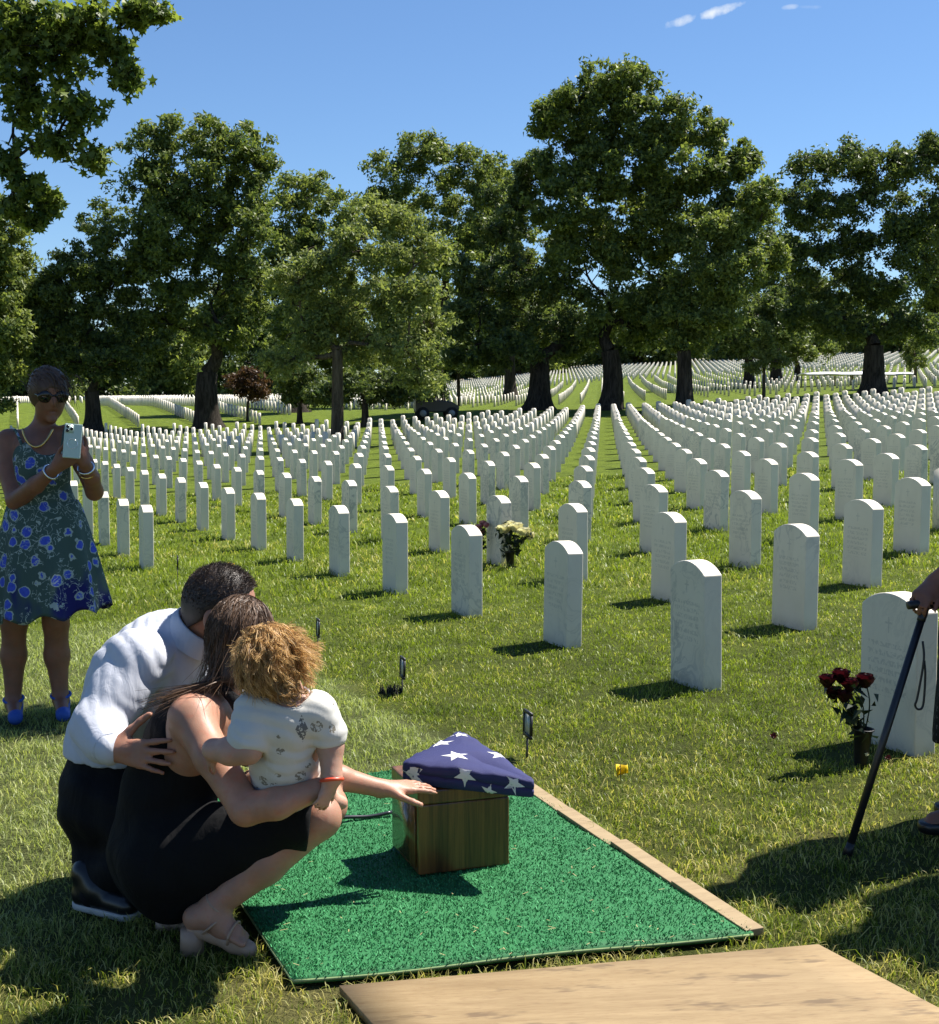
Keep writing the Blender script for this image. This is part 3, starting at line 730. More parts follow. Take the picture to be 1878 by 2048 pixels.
mat_root = thing("artificial_turf_mat", "bright green artificial turf mat under the wooden urn", "mat", (0, 0, 0))
link("backing", mesh_from(*slab(MAT, mat_height, .014)), turf_material("turf_backing", False), mat_root)
def pile():
    n = 54000; s, t = rng.random(n), rng.random(n); p = quad_pt(MAT, s, t); z = mat_height(p) - .002
    b = np.concatenate([p, z[:, None]], 1); a = rng.uniform(0, 2 * math.pi, n); w = .0016 * rng.uniform(.7, 1.4, n)
    wv = np.stack([np.cos(a) * w, np.sin(a) * w, np.zeros(n)], 1)
    l = rng.normal(size=(n, 2)) * .0042; tip = b + np.stack([l[:, 0], l[:, 1], .0075 * rng.uniform(.6, 1.2, n)], 1)
    v = np.stack([b - wv, b + wv, tip + wv * .6, tip - wv * .6], 1).reshape(-1, 3); o = np.arange(n)[:, None] * 4
    return mesh_from(v, [o + np.array([[0, 1, 2, 3]])])
pl = link("turf_pile", pile(), turf_material("turf_fibre", True), mat_root); pl["kind"] = "stuff"
# dry clippings carried onto the pile
def clippings():
    n = 110; p = quad_pt(MAT, rng.random(n) ** .8, rng.random(n) ** 1.6); z = mat_height(p) + .008
    b = np.concatenate([p, z[:, None]], 1); a = rng.uniform(0, 6.28, n); L = rng.uniform(.006, .022, n); w = .0011
    d = np.stack([np.cos(a) * L, np.sin(a) * L, rng.normal(size=n) * .002], 1); s = np.stack([-np.sin(a) * w, np.cos(a) * w, np.zeros(n)], 1)
    v = np.stack([b - s, b + s, b + d + s, b + d - s], 1).reshape(-1, 3); return mesh_from(v, [np.arange(n)[:, None] * 4 + np.array([[0, 1, 2, 3]])])
cp_ = link("grass_clippings", clippings(), plain("dry_clipping", (.30, .26, .12), .9, .3, 60), mat_root); cp_["kind"] = "stuff"
# pale hem of the backing cloth that shows round the cut edge
hem = MB()
for a, b in ((0, 1), (3, 0)):
    tt = np.linspace(0, 1, 30)[:, None]; q = MAT[a] * (1 - tt) + MAT[b] * tt
    hem.tube(np.concatenate([q, mat_height(q, .011)[:, None]], 1), .004, 6)
link("hem", hem.mesh(True), plain("mat_hem", (.20, .28, .12), .9, .3, 60), mat_root)

M['plywood'] = wood_material("plywood", (.185, .122, .054), (.265, .188, .092), (1.1, 10, 4), .7, 0, True)
M['pine_edge'] = wood_material("pine_edge", (.20, .14, .07), (.29, .215, .115), (12, 2, 4), .75)
edg = thing("timber_edging", "strip of short pale boards showing along the right edge of the mat", "boards")
R0, R1 = MAT[1], MAT[2]; ed = (R1 - R0) / np.linalg.norm(R1 - R0); en = np.array([ed[1], -ed[0]])
if en[0] < 0: en = -en
Led = np.linalg.norm(R1 - R0)
for k in range(4):
    a = R0 + ed * (Led * (k / 4) * .86 + .012); b = R0 + ed * (Led * ((k + 1) / 4) * .86 + .006)
    c = (a + b) / 2 + en * (.012 + .003 * (k % 2)); L = np.linalg.norm(b - a)
    o = link("plank", box_mesh(L, .056, .02, .002), M['pine_edge'], edg, (c[0], c[1], float(gz(*c)) + .003 + .002 * (k % 2)), math.atan2(ed[1], ed[0]) + .006 * (-1) ** k)
bd = BOARD
sheet = thing("plywood_sheet", "weathered pale plywood sheet lying in the foreground at the bottom", "plywood", (0, 0, 0))
brd = link("board", mesh_from(*slab(bd, lambda p: .018 + .0459 * p[..., 0] + gz(p[..., 0] * 0, p[..., 1] * 0 + 2.9), .02, (10, 10))), M['plywood'], sheet)

# the urn box
UB = math.radians(19); ub_x = np.array([math.cos(UB), math.sin(UB)]); ub_y = np.array([-math.sin(UB), math.cos(UB)])
near_c = ground_at(824, 1740); near_c = near_c[:2]
uw, ud, uh = .285, .29, .252
uc = near_c + ub_x * uw / 2 + ub_y * ud / 2; uz = float(mat_height(uc)) + .008
M['walnut'] = wood_material("walnut", (.030, .011, .0035), (.20, .085, .020), (14, 14, .5), .3, .25)
M['walnut_sheen'] = wood_material("walnut_sheen", (.075, .042, .017), (.22, .125, .045), (9, 9, .7), .25, .5)  # lighter walnut; reflection of the green ground is put into the colour
urn = thing("wooden_urn", "polished walnut urn box with a lid, standing on the green mat", "urn", (uc[0], uc[1], uz), UB)
link("body", box_mesh(uw, ud, uh * .83, .004), M['walnut'], urn)
link("lid", box_mesh(uw + .003, ud + .003, uh * .168, .005, uh * .834), M['walnut'], urn)
lk = MB(); lk.box((-uw / 2 - .003, 0, uh * .42), (.004, ud - .05, uh * .72))
link("side_sheen", lk.mesh(), M['walnut_sheen'], urn)  # thin sheet on the left face carrying the painted reflection
urn_top = uz + uh * 1.004

# the folded flag, a thick cloth triangle
M['flag_blue'] = plain("flag_blue", (.012, .015, .085), .75, .22, 9, .35, 900)
M['flag_white'] = plain("flag_white", (.60, .60, .62), .8, .05, 40, .3, 900)
FT = [np.array([-.205, 3.84]), np.array([.190, 3.70]), np.array([-.03, 4.22])]
def flag_mesh():
    cen = sum(FT) / 3; out = []
    per = []
    for k in range(3):                                   # rounded outline
        a, b, c = FT[k - 1], FT[k], FT[(k + 1) % 3]; r_ = .018 if k != 1 else .014
        p0 = b + (a - b) / np.linalg.norm(a - b) * r_ * 1.6; p1 = b + (c - b) / np.linalg.norm(c - b) * r_ * 1.6
        for t in np.linspace(0, 1, 7): per.append(p0 * (1 - t) ** 2 + 2 * b * t * (1 - t) + p1 * t * t)
        nx_ = FT[(k + 1) % 3]; q1 = nx_ + (b - nx_) / np.linalg.norm(b - nx_) * .048
        for t in np.linspace(0, 1, 22)[1:-1]: per.append(p1 * (1 - t) + q1 * t)
    per = np.array(per); n = len(per)
    prof = [(-.006, .001), (.001, .005), (.003, .018), (.003, .027), (-.005, .030), (.002, .033), (.004, .044), (.002, .056), (-.004, .0605), (-.04, .064), (-.09, .068), (-.14, .070)]
    V_ = []
    d = per - cen; L = np.linalg.norm(d, axis=1)[:, None]
    tipd = np.linalg.norm(per - FT[1], axis=1); h = .74 + .26 * np.clip(tipd / .25, 0, 1)
    ph = np.arange(n) / n * 2 * math.pi
    for s, z in prof:
        sc = np.maximum((L + s) / L, .05) if s > -.03 else np.maximum(1 + s * 5.2, .12)
        p = cen + d * sc; wob = .0022 * np.sin(ph * 9 + z * 60) + .0015 * np.sin(ph * 23)
        V_.append(np.concatenate([p, (urn_top + .001 + z * 1.15 * h + wob * ((z > .02) and (s > -.03)))[:, None]], 1))
    V_ = np.concatenate(V_); i = np.arange(n); j = (i + 1) % n
    f = np.concatenate([np.stack([k * n + i, k * n + j, (k + 1) * n + j, (k + 1) * n + i], 1) for k in range(len(prof) - 1)])
    V_ = np.vstack([V_, [[*cen, urn_top + .081]], [[*cen, urn_top + .002]]]); c = len(V_) - 2; m_ = (len(prof) - 1) * n
    return mesh_from(V_, [f, np.concatenate([np.stack([m_ + i, m_ + j, np.full(n, c)], 1), np.stack([j, i, np.full(n, c + 1)], 1)])], True)
from mathutils.bvhtree import BVHTree
flag = thing("folded_flag", "folded blue flag with white stars, a cloth triangle on the urn", "flag", (0, 0, 0))
fme = flag_mesh(); fold = link("folded_cloth", fme, M['flag_blue'], flag)
fbv = BVHTree.FromPolygons([v.co.copy() for v in fme.vertices], [tuple(p.vertices) for p in fme.polygons])
def star_on(dx, dy, rad, rot):
    d = Vector(at(dx, dy, 4.0)) - Vector(CAM); d.normalize()
    hit, nrm, _, _ = fbv.ray_cast(Vector(CAM), d)
    if hit is None: return
    if nrm.dot(d) > 0: nrm = -nrm
    ax = Vector((ub_x[0], ub_x[1], 0)); ax = (ax - nrm * ax.dot(nrm)).normalized(); ay = nrm.cross(ax)
    pts = []
    def put(x, y):
        q = hit + ax * x + ay * y; h2, n2, _, _ = fbv.ray_cast(q + nrm * .05, -nrm, .1)
        if h2 is None: h2, n2, _, _ = fbv.find_nearest(q)
        if n2.dot(nrm) < 0: n2 = -n2
        return list(h2 + n2 * .0011)
    ang = [rot + k * math.pi / 5 for k in range(10)]; rr = [rad if k % 2 == 0 else rad * .40 for k in range(10)]
    rings = [put(0, 0)]
    for fr in (.34, .67, 1.0):
        rings += [put(math.sin(a) * r_ * fr, math.cos(a) * r_ * fr) for a, r_ in zip(ang, rr)]
    t = [[0, 1 + k, 1 + (k + 1) % 10] for k in range(10)]; q = []
    for ring in (0, 1):
        o0, o1 = 1 + ring * 10, 11 + ring * 10
        q += [[o0 + k, o1 + k, o1 + (k + 1) % 10, o0 + (k + 1) % 10] for k in range(10)]
    st = link("star", mesh_from(np.array(rings), [np.array(q), np.array(t)], True), M['flag_white'], flag)
for s in ((897, 1487, .045, 0), (868, 1463, .044, .3), (945, 1461, .044, .2), (985, 1486, .044, .3), (1018, 1512, .040, .3), (906, 1446, .034, .1), (815, 1522, .036, 2.9), (915, 1526, .036, 3.05), (1012, 1543, .034, 2.9), (962, 1558, .026, .2)):
    star_on(*s)
# black strap lying on the mat
p0, p1 = ground_at(640, 1633), ground_at(772, 1615)
sp = np.linspace(p0, p1, 14); sp[:, 2] = mat_height(sp[:, :2]) + .012 + .004 * np.sin(np.linspace(0, 7, 14))
M['black_metal'] = plain("black_metal", (.012, .012, .014), .35, .2, 30)
tag(link("black_rod", MB().tube(sp, .0065, 8).mesh(True), plain("rod_black", (.02, .022, .028), .28, .1, 30)), "thin glossy black rod lying on the mat left of the urn", "rod")

# ================================================================ grave markers on stakes
M['marker_frame'] = plain("marker_frame", (.012, .012, .013), .5, .2, 40)
M['marker_card'] = plain("marker_card", (.40, .42, .40), .35, .12, 60)
for (dx, dy, h, lab) in ((1037, 1490, .185, "nearest small black grave marker stake, just behind the folded flag"), (791, 1366, .185, "small black grave marker stake beside a dark hole in the turf"),
                         (625, 1280, .19, "small black grave marker stake above the child's hair"), (349, 1140, .21, "farthest black grave marker stake, left of the man's head")):
    b = ground_at(dx, dy)
    mk = thing("grave_marker", lab, "grave marker", b, math.pi / 2 + FA - .12, "temporary grave markers")
    mk.rotation_euler = (.03, .02, mk.rotation_euler[2])
    st = MB(); st.box((0, 0, h * .24 - .03), (.011, .006, h * .48 + .06)); link("stake", st.mesh(), M['marker_frame'], mk)
    fr = MB(); w2, hh = .045, h * .5; zc = h * .73
    fr.box((0, 0, zc + hh / 2), (.10, .010, .012)); fr.box((0, 0, zc - hh / 2), (.10, .010, .016))
    fr.box((-w2, 0, zc), (.012, .010, hh - .012)); fr.box((w2, 0, zc), (.012, .010, hh - .012)); fr.box((0, -.003, zc), (.078, .003, hh - .01))
    link("frame", fr.mesh(), M['marker_frame'], mk)
    cd = MB(); cd.box((0, .0005, zc), (.074, .002, hh - .016)); link("card", cd.mesh(), M['marker_card'], mk)

# yellow survey flags on wires
M['yellow'] = leafy("yellow_plastic", (.62, .42, .01), (.85, .62, .02), .35, 40)
for (dx, dy, w, h, hp, tw, lab) in ((1220, 1538, .045, .05, .065, .5, "small crumpled yellow marking flag in the grass right of the flag"), (452, 1135, .075, .05, .13, -.3, "yellow marking flag just above the man's head"),
                            (222, 945, .07, .05, .30, 1.2, "yellow marking flag among the left headstones beyond the phone")):
    b = ground_at(dx, dy)
    yf = thing("marking_flag", lab, "marking flag", b, tw, "yellow marking flags")
    link("wire", MB().tube([(0, 0, -.02), (.002, 0, hp)], .0012, 5).mesh(), M['black_metal'], yf)
    u = np.linspace(0, 1, 6); vv = []
    for s in (1, -1):
        for zz in (0, 1):
            for t in u: vv.append((t * w - w * .3, .010 * math.sin(t * 5 + zz) + s * .0006, hp - h * (1 - zz) * (1 - .35 * t) - .1 * h * t * zz))
    vv = np.array(vv); i = np.arange(5)
    fq = np.concatenate([np.stack([i, i + 1, i + 7, i + 6], 1), np.stack([i + 12, i + 18, i + 19, i + 13], 1), np.stack([i + 6, i + 7, i + 19, i + 18], 1), np.stack([i + 1, i, i + 12, i + 13], 1)])
    link("pennant", mesh_from(vv, fq, True), M['yellow'], yf)

# ================================================================ flowers
M['pot_black'] = plain("pot_black", (.008, .008, .009), .45, .3, 30)
M['rose_red'] = leafy("rose_red", (.014, .0015, .004), (.060, .004, .011), .25, 30)
M['bloom_cream'] = leafy("bloom_cream", (.62, .57, .36), (.85, .82, .64), .35, 25)
M['bloom_pink'] = leafy("bloom_pink", (.45, .14, .18), (.72, .36, .38), .35, 25)
M['flower_leaf'] = leafy("flower_leaf", (.006, .014, .006), (.02, .038, .014), .2, 20)
def vase_mesh(h, rt, rb):
    prof = [(0, -.06), (rb * .5, -.06), (rb, 0), (rt * .92, h * .94), (rt, h * .95), (rt * 1.1, h * .96), (rt * 1.1, h), (rt * .95, h), (rb * .9, h * .2), (0, h * .2)]
    n = 20; a = np.arange(n) / n * 2 * math.pi; V_ = np.concatenate([np.stack([r_ * np.cos(a), r_ * np.sin(a), np.full(n, z)], 1) for r_, z in prof])
    i = np.arange(n); j = (i + 1) % n
    return mesh_from(V_, np.concatenate([np.stack([k * n + i, k * n + j, (k + 1) * n + j, (k + 1) * n + i], 1) for k in range(len(prof) - 1)]), True)
def bloom(c, rad, n, r, openness=1.0):
    """curved petals wound round a centre"""
    V_, Q = [], []; o = 0
    for k in range(n):
        t = (k + .5) / n; pol = math.acos(1 - t * 1.55 * openness); az = k * 2.39996
        d = np.array([math.sin(pol) * math.cos(az), math.sin(pol) * math.sin(az), math.cos(pol)])
        tx = np.cross(d, [0, 0, 1.0]); tx /= np.linalg.norm(tx) + 1e-6; ty = np.cross(tx, d)
        s = rad * (.32 + .5 * t) * r.uniform(.8, 1.2); base = np.array(c) + d * rad * (.45 + .5 * t)
        g_ = []
        for iy in range(3):
            for ix in range(3):
                x, y = ix - 1, iy - 1
                g_.append(base + tx * x * s * (.55 if iy == 0 else .9) + ty * y * s * .9 + d * s * (-.4 * x * x + .2 * y * (1 + .6 * r.normal() * .3)))
        V_ += g_; Q += [[o + a, o + a + 1, o + a + 4, o + a + 3] for a in (0, 1, 3, 4)]; o += 9
    return np.array(V_), np.array(Q)
def bouquet(name, lab, cat, pot, h, rt, rb, heads, mat_, leaves, seed, tilt=(0, 0), nleaf=40, lsz=.03, npet=26):
    r = np.random.default_rng(seed); b = np.array(pot, float)
    root = thing(name, lab, cat, b)
    vs = link("vase", vase_mesh(h, rt, rb), M['pot_black'], root); vs.rotation_euler = (tilt[0], tilt[1], 0)
    stems = MB(); mouth = np.array([math.sin(tilt[1]) * h, -math.sin(tilt[0]) * h, h * .95])
    for c, rad in heads:
        c = np.array(c) - b
        stems.tube(curve_pts([mouth * .6, mouth * .5 + c * .5 + r.normal(size=3) * .01, c], 5), .0028, 5)
        v, q = bloom((0, 0, 0), rad, npet, r); fl = link("flower", mesh_from(v, q, True), M[mat_], root, c)
    link("stems", stems.mesh(True), M['flower_leaf'], root)
    cs = np.array([mouth + (np.array(c) - b - mouth) * f + r.normal(size=3) * lsz * .6 for c, rad in heads for f in (.2, .5, .78)])
    v, f = leaf_cloud(cs, np.full((len(cs), 3), lsz), np.full(len(cs), max(2, nleaf // len(cs))), lsz * 1.1, r)
    link("foliage", mesh_from(v, f), M['flower_leaf'], root)
yv = 4.88
pb = at(1694, 1478, yv); pb[2] = float(gz(pb[0], pb[1]))
bouquet("rose_vase", "black cone vase of dark red roses beside the cane", "flower vase", pb, .135, .038, .024,
        [(at(1628, 1338, yv - .02), .030), (at(1655, 1328, yv), .032), (at(1672, 1345, yv - .03), .030), (at(1640, 1362, yv + .02), .028), (at(1662, 1368, yv - .02), .028), (at(1703, 1338, yv + .03), .033)], 'rose_red', True, 1, (.02, .05), 60, .03)
stone13 = U * (5.464 + 1.4317 * 3 + 1.035) + V * (3.6076 + 1.386)
yc = float(stone13[1]) - .28
pb = at(1005, 1113, yc); pb[2] = float(gz(pb[0], pb[1]))
bouquet("flower_vase", "black vase of cream flowers leaning against a middle headstone", "flower vase", pb, .13, .048, .028,
        [(at(988 + 8 * k, 1040 - 9 * math.sin(k / 5 * math.pi) + (k % 2) * 5, yc + .04 * ((k * 7) % 5 - 2)), .043) for k in range(8)], 'bloom_cream', True, 2, (0, -.08), 72, .042)
yp = float(stone13[1]) + .02
pb = at(943, 1112, yp); pb[2] = float(gz(pb[0], pb[1]))
bouquet("flower_vase", "dark vase of pink flowers half hidden behind the front headstone", "flower vase", pb, .13, .03, .022,
        [(at(943, 1036, yp), .03), (at(950, 1029, yp + .03), .03), (at(957, 1033, yp - .02), .028), (at(948, 1044, yp), .028)], 'bloom_pink', True, 3, (0, 0), 50, .03)
for dx, dy, s, lab in ((1522, 1467, .022, "fallen dark red rose petals left of the rose vase"), (1747, 1512, .016, "fallen rose petal between the cane and the headstone foot"), (1705, 1506, .012, "tiny white petal in front of the rose vase")):
    q = ground_at(dx, dy); r_ = np.random.default_rng(dx); v, f = bloom((0, 0, .012), s * .7, 7, r_, 1.2)
    tag(link("fallen_petals", mesh_from(v, f, True), M['bloom_cream' if s < .014 else 'rose_red'], None, q + [0, 0, .03]), lab, "petals")
# dark hole left in the turf by a pulled marker
hb = ground_at(768, 1366)
hole = MB()
for k in range(60):
    a = rng.uniform(0, 6.28); r_ = .055 * math.sqrt(rng.random()); q = hb + np.array([math.cos(a) * r_ * 1.1, math.sin(a) * r_, .0])
    hole.tube([q, q + [rng.normal() * .01, rng.normal() * .01, .02 + .03 * rng.random()]], [.005, .001], 4, False)
tag(link("dark_tuft", hole.mesh(True), plain("tuft_black", (.008, .010, .005), .8, .3, 30)), "small black tuft in the turf beside a grave marker", "tuft")

# ================================================================ canopy and vehicle in the distance
YC = 92.0
c0 = at(1682, 760, YC); c0[2] = float(gz(c0[0], c0[1]))
can = thing("canopy", "long white open sided canopy on thin grey posts under the right oak", "canopy", c0)
M['canopy_white'] = plain("canopy_white", (.75, .76, .76), .6, .05, 2)
M['grey_metal'] = plain("grey_metal", (.22, .24, .25), .5, .2, 10)
hw, hd, ht = 3.65, 1.5, float(at(1682, 737, YC)[2] - c0[2])
nn = 12; gx_, gy_ = np.meshgrid(np.linspace(-hw, hw, nn), np.linspace(-hd, hd, 6))
gz_ = ht + .24 * (1 - np.abs(gy_) / hd) * (1 - .35 * np.abs(gx_) / hw) + .03 * np.sin(gx_ * 2.2)
top = np.stack([gx_, gy_, gz_], -1).reshape(-1, 3); i = np.arange(nn * 6).reshape(6, nn)
fq = np.stack([i[:-1, :-1], i[:-1, 1:], i[1:, 1:], i[1:, :-1]], -1).reshape(-1, 4)
ring = np.concatenate([i[0, :-1], i[:-1, -1], i[-1, :0:-1], i[:0:-1, 0]]); k = nn * 6
link("roof", mesh_from(np.vstack([top, top - [0, 0, .05]]), [np.concatenate([fq, fq[:, ::-1] + k, np.stack([np.roll(ring, -1), ring, ring + k, np.roll(ring, -1) + k], 1)])], True), M['canopy_white'], can)
for px in (-hw + .3, 0.1, hw - .3):
    for py in (-hd + .1, hd - .1):
        link("post", MB().tube([(px, py, -.2), (px, py, ht)], .05, 8).mesh(True), M['grey_metal'], can)
brace = MB()
for px in (-hw + .3, 0.1, hw - .3): brace.tube([(px, -hd + .1, ht - .6), (px + .35, -hd + .1, ht - .02)], .03, 6)
for py in (-hd + .1, hd - .1): brace.tube([(-hw + .3, py, ht - .02), (hw - .3, py, ht - .02)], .04, 6)
link("frame", brace.mesh(True), M['grey_metal'], can)
YV = 63.5
vb = at(857, 838, YV); vb[2] = float(gz(vb[0], vb[1]))
veh = thing("utility_vehicle", "dark utility vehicle parked in the shade behind the headstones", "vehicle", vb, .12)
M['vehicle_dark'] = plain("vehicle_dark", (.012, .014, .016), .4, .2, 4); M['tyre'] = plain("tyre_rubber", (.01, .01, .01), .9, .2, 10)
M['dark_glass'] = plain("dark_glass", (.03, .035, .035), .08, .1, 3)
def hull(pts, w, bevel=.05):
    bm = bmesh.new(); f = bm.faces.new([bm.verts.new((x, -w / 2, z)) for x, z in pts]); r_ = bmesh.ops.extrude_face_region(bm, geom=[f])
    for v in [e for e in r_['geom'] if isinstance(e, bmesh.types.BMVert)]: v.co.y = w / 2
    bmesh.ops.recalc_face_normals(bm, faces=bm.faces); return bm_mesh(bm, bevel=bevel)
link("body", hull([(-1.0, .35), (1.05, .35), (1.1, .62), (.75, .85), (.25, .92), (-1.0, .92)], 1.25), M['vehicle_dark'], veh)
link("cargo_box", hull([(-1.0, .88), (-.05, .88), (-.05, 1.42), (-1.0, 1.5)], 1.28, .03), M['vehicle_dark'], veh)
link("roof", hull([(-.95, 1.62), (.35, 1.62), (.45, 1.68), (-.98, 1.69)], 1.2, .02), M['vehicle_dark'], veh)
for sx, sy in ((-.95, -.55), (-.95, .55), (.4, -.55), (.4, .55)):
    link("roof_post", MB().tube([(sx, sy, .85), (sx - .05, sy, 1.65)], .03, 6).mesh(True), M['vehicle_dark'], veh)
link("windscreen", hull([(.62, .88), (.42, 1.58), (.40, 1.57), (.60, .87)], 1.0, .0), M['dark_glass'], veh)
for sx in (-.65, .72):
    for sy in (-.58, .58):
        w_ = link("wheel", MB().tube([(sx, sy - .1, .3), (sx, sy + .1, .3)], .3, 18).mesh(False), M['tyre'], veh)
        link("rim", MB().tube([(sx, sy - .106, .3), (sx, sy + .106, .3)], .16, 14).mesh(False), M['grey_metal'], w_)
# ================================================================ people: smooth bodies grown from tapered limbs
class Body:
    def __init__(s): s.p = []
    def cone(s, a, b, ra, rb, k=.02, op='u'):
        a, b = np.asarray(a, float), np.asarray(b, float); m = max(ra, rb)
        s.p.append(('c', a, b, ra, rb, k, op, np.minimum(a, b) - m, np.maximum(a, b) + m)); return s
    def chain(s, pts, rad, k=.02, op='u'):
        for i in range(len(pts) - 1): s.cone(pts[i], pts[i + 1], rad[i], rad[i + 1], k, op)
        return s
    def ell(s, c, R, k=.02, op='u', rot=None):
        c, R = np.asarray(c, float), np.asarray(R, float); m = R.max()
        s.p.append(('e', c, R, rot, None, k, op, c - m, c + m)); return s
    def plane(s, pt, n):                       # keep the side the normal points away from
        s.p.append(('h', np.asarray(pt, float), np.asarray(n, float) / np.linalg.norm(n), 0, 0, 0, 'x', None, None)); return s
    def field(s, h, fold=None, grow=0.0, pad=.03):
        lo = np.min([q[7] for q in s.p if q[6] == 'u'], 0) - pad - grow; hi = np.max([q[8] for q in s.p if q[6] == 'u'], 0) + pad + grow
        n = np.ceil((hi - lo) / h).astype(int) + 1
        ax = [lo[i] + h * np.arange(n[i]) for i in range(3)]
        F = np.full(tuple(n), .25, np.float32)
        for q in s.p:
            kind, op, k = q[0], q[6], q[5]
            if kind == 'h':
                d = ((ax[0] - q[1][0]) * q[2][0])[:, None, None] + ((ax[1] - q[1][1]) * q[2][1])[None, :, None] + ((ax[2] - q[1][2]) * q[2][2])[None, None, :]
                F = np.maximum(F, d.astype(np.float32)); continue
            m = k + 4 * h + (.03 if op == 'u' else 0) + grow
            i0 = np.clip(np.floor((q[7] - m - lo) / h).astype(int), 0, n - 1); i1 = np.clip(np.ceil((q[8] + m - lo) / h).astype(int) + 1, 1, n)
            sl = tuple(slice(i0[i], i1[i]) for i in range(3))
            X = ax[0][sl[0]][:, None, None].astype(np.float32); Yy = ax[1][sl[1]][None, :, None].astype(np.float32); Z = ax[2][sl[2]][None, None, :].astype(np.float32)
            if kind == 'c':
                a, b, ra, rb = q[1:5]; ba = b - a; L2 = max(ba @ ba, 1e-9)
                px, py, pz = X - a[0], Yy - a[1], Z - a[2]
                t = np.clip((px * ba[0] + py * ba[1] + pz * ba[2]) / L2, 0, 1)
                d = np.sqrt((px - t * ba[0]) ** 2 + (py - t * ba[1]) ** 2 + (pz - t * ba[2]) ** 2) - (ra + (rb - ra) * t)
            else:
                c, R, rot = q[1:4]; px, py, pz = X - c[0], Yy - c[1], Z - c[2]
                if rot is not None:
                    px, py, pz = (rot[0][0] * px + rot[1][0] * py + rot[2][0] * pz, rot[0][1] * px + rot[1][1] * py + rot[2][1] * pz, rot[0][2] * px + rot[1][2] * py + rot[2][2] * pz)
                k0 = np.sqrt((px / R[0]) ** 2 + (py / R[1]) ** 2 + (pz / R[2]) ** 2); k1 = np.sqrt((px / R[0] ** 2) ** 2 + (py / R[1] ** 2) ** 2 + (pz / R[2] ** 2) ** 2) + 1e-6
                d = k0 * (k0 - 1) / k1
            f = F[sl]
            if op == 'u':
                hh = np.clip(.5 + .5 * (f - d) / k, 0, 1); F[sl] = f + (d - f) * hh - k * hh * (1 - hh)
            else:
                hh = np.clip(.5 - .5 * (f + d) / k, 0, 1); F[sl] = f + (-d - f) * hh + k * hh * (1 - hh)
        if grow: F -= grow
        if fold is not None:
            X, Yy, Z = np.meshgrid(*[a.astype(np.float32) for a in ax], indexing='ij', sparse=True); F = F + fold(X, Yy, Z)
        return F, lo, h
    def mesh(s, h=.005, fold=None, grow=0.0, smooth=1):
        v, q = surface_nets(*s.field(h, fold, grow))
        for _ in range(smooth):
            acc = np.zeros_like(v); cnt = np.zeros(len(v))
            for i in range(4):
                a, b = q[:, i], q[:, (i + 1) % 4]
                np.add.at(acc, a, v[b]); np.add.at(cnt, a, 1)
            v = .5 * v + .5 * acc / np.maximum(cnt, 1)[:, None]
        return v, [q]
def surface_nets(F, lo, h):
    S = F < 0; n = np.array(F.shape)
    cnt = np.zeros(tuple(n - 1), np.int8)
    cr = [(i, j, k) for i in (0, 1) for j in (0, 1) for k in (0, 1)]
    for i, j, k in cr: cnt += S[i:n[0] - 1 + i, j:n[1] - 1 + j, k:n[2] - 1 + k]
    I = np.argwhere((cnt > 0) & (cnt < 8))
    vid = np.full(tuple(n - 1), -1, np.int32); vid[tuple(I.T)] = np.arange(len(I))
    acc = np.zeros((len(I), 3)); num = np.zeros(len(I))
    vals = {c: F[I[:, 0] + c[0], I[:, 1] + c[1], I[:, 2] + c[2]] for c in cr}
    for a in cr:
        for axn in range(3):
            if a[axn]: continue
            b = list(a); b[axn] = 1; b = tuple(b); fa, fb = vals[a], vals[b]; m = (fa < 0) != (fb < 0)
            t = fa[m] / (fa[m] - fb[m]); p = np.tile(np.array(a, float), (m.sum(), 1)); p[:, axn] = t
            acc[m] += p; num[m] += 1
    V_ = lo + h * (I + acc / num[:, None]); Q = []
    for axn in range(3):
        o1, o2 = (axn + 1) % 3, (axn + 2) % 3
        sl0 = [slice(None)] * 3; sl1 = [slice(None)] * 3; sl0[axn] = slice(0, n[axn] - 1); sl1[axn] = slice(1, n[axn])
        A, B = S[tuple(sl0)], S[tuple(sl1)]
        E_ = np.argwhere(A != B); e = E_[(E_[:, o1] > 0) & (E_[:, o2] > 0) & (E_[:, o1] < n[o1] - 1) & (E_[:, o2] < n[o2] - 1)]
        if not len(e): continue
        inside_a = A[tuple(e.T)]
        d1 = np.zeros(3, int); d1[o1] = 1; d2 = np.zeros(3, int); d2[o2] = 1
        q = np.stack([vid[tuple((e - d1 - d2).T)], vid[tuple((e - d2).T)], vid[tuple(e.T)], vid[tuple((e - d1).T)]], 1)
        q[~inside_a] = q[~inside_a][:, ::-1]; Q.append(q)
    return V_, np.concatenate(Q)
def basis(x, n):
    x = np.asarray(x, float); x = x / np.linalg.norm(x); n = np.asarray(n, float); n = n - x * (n @ x); n /= np.linalg.norm(n); return x, np.cross(n, x), n
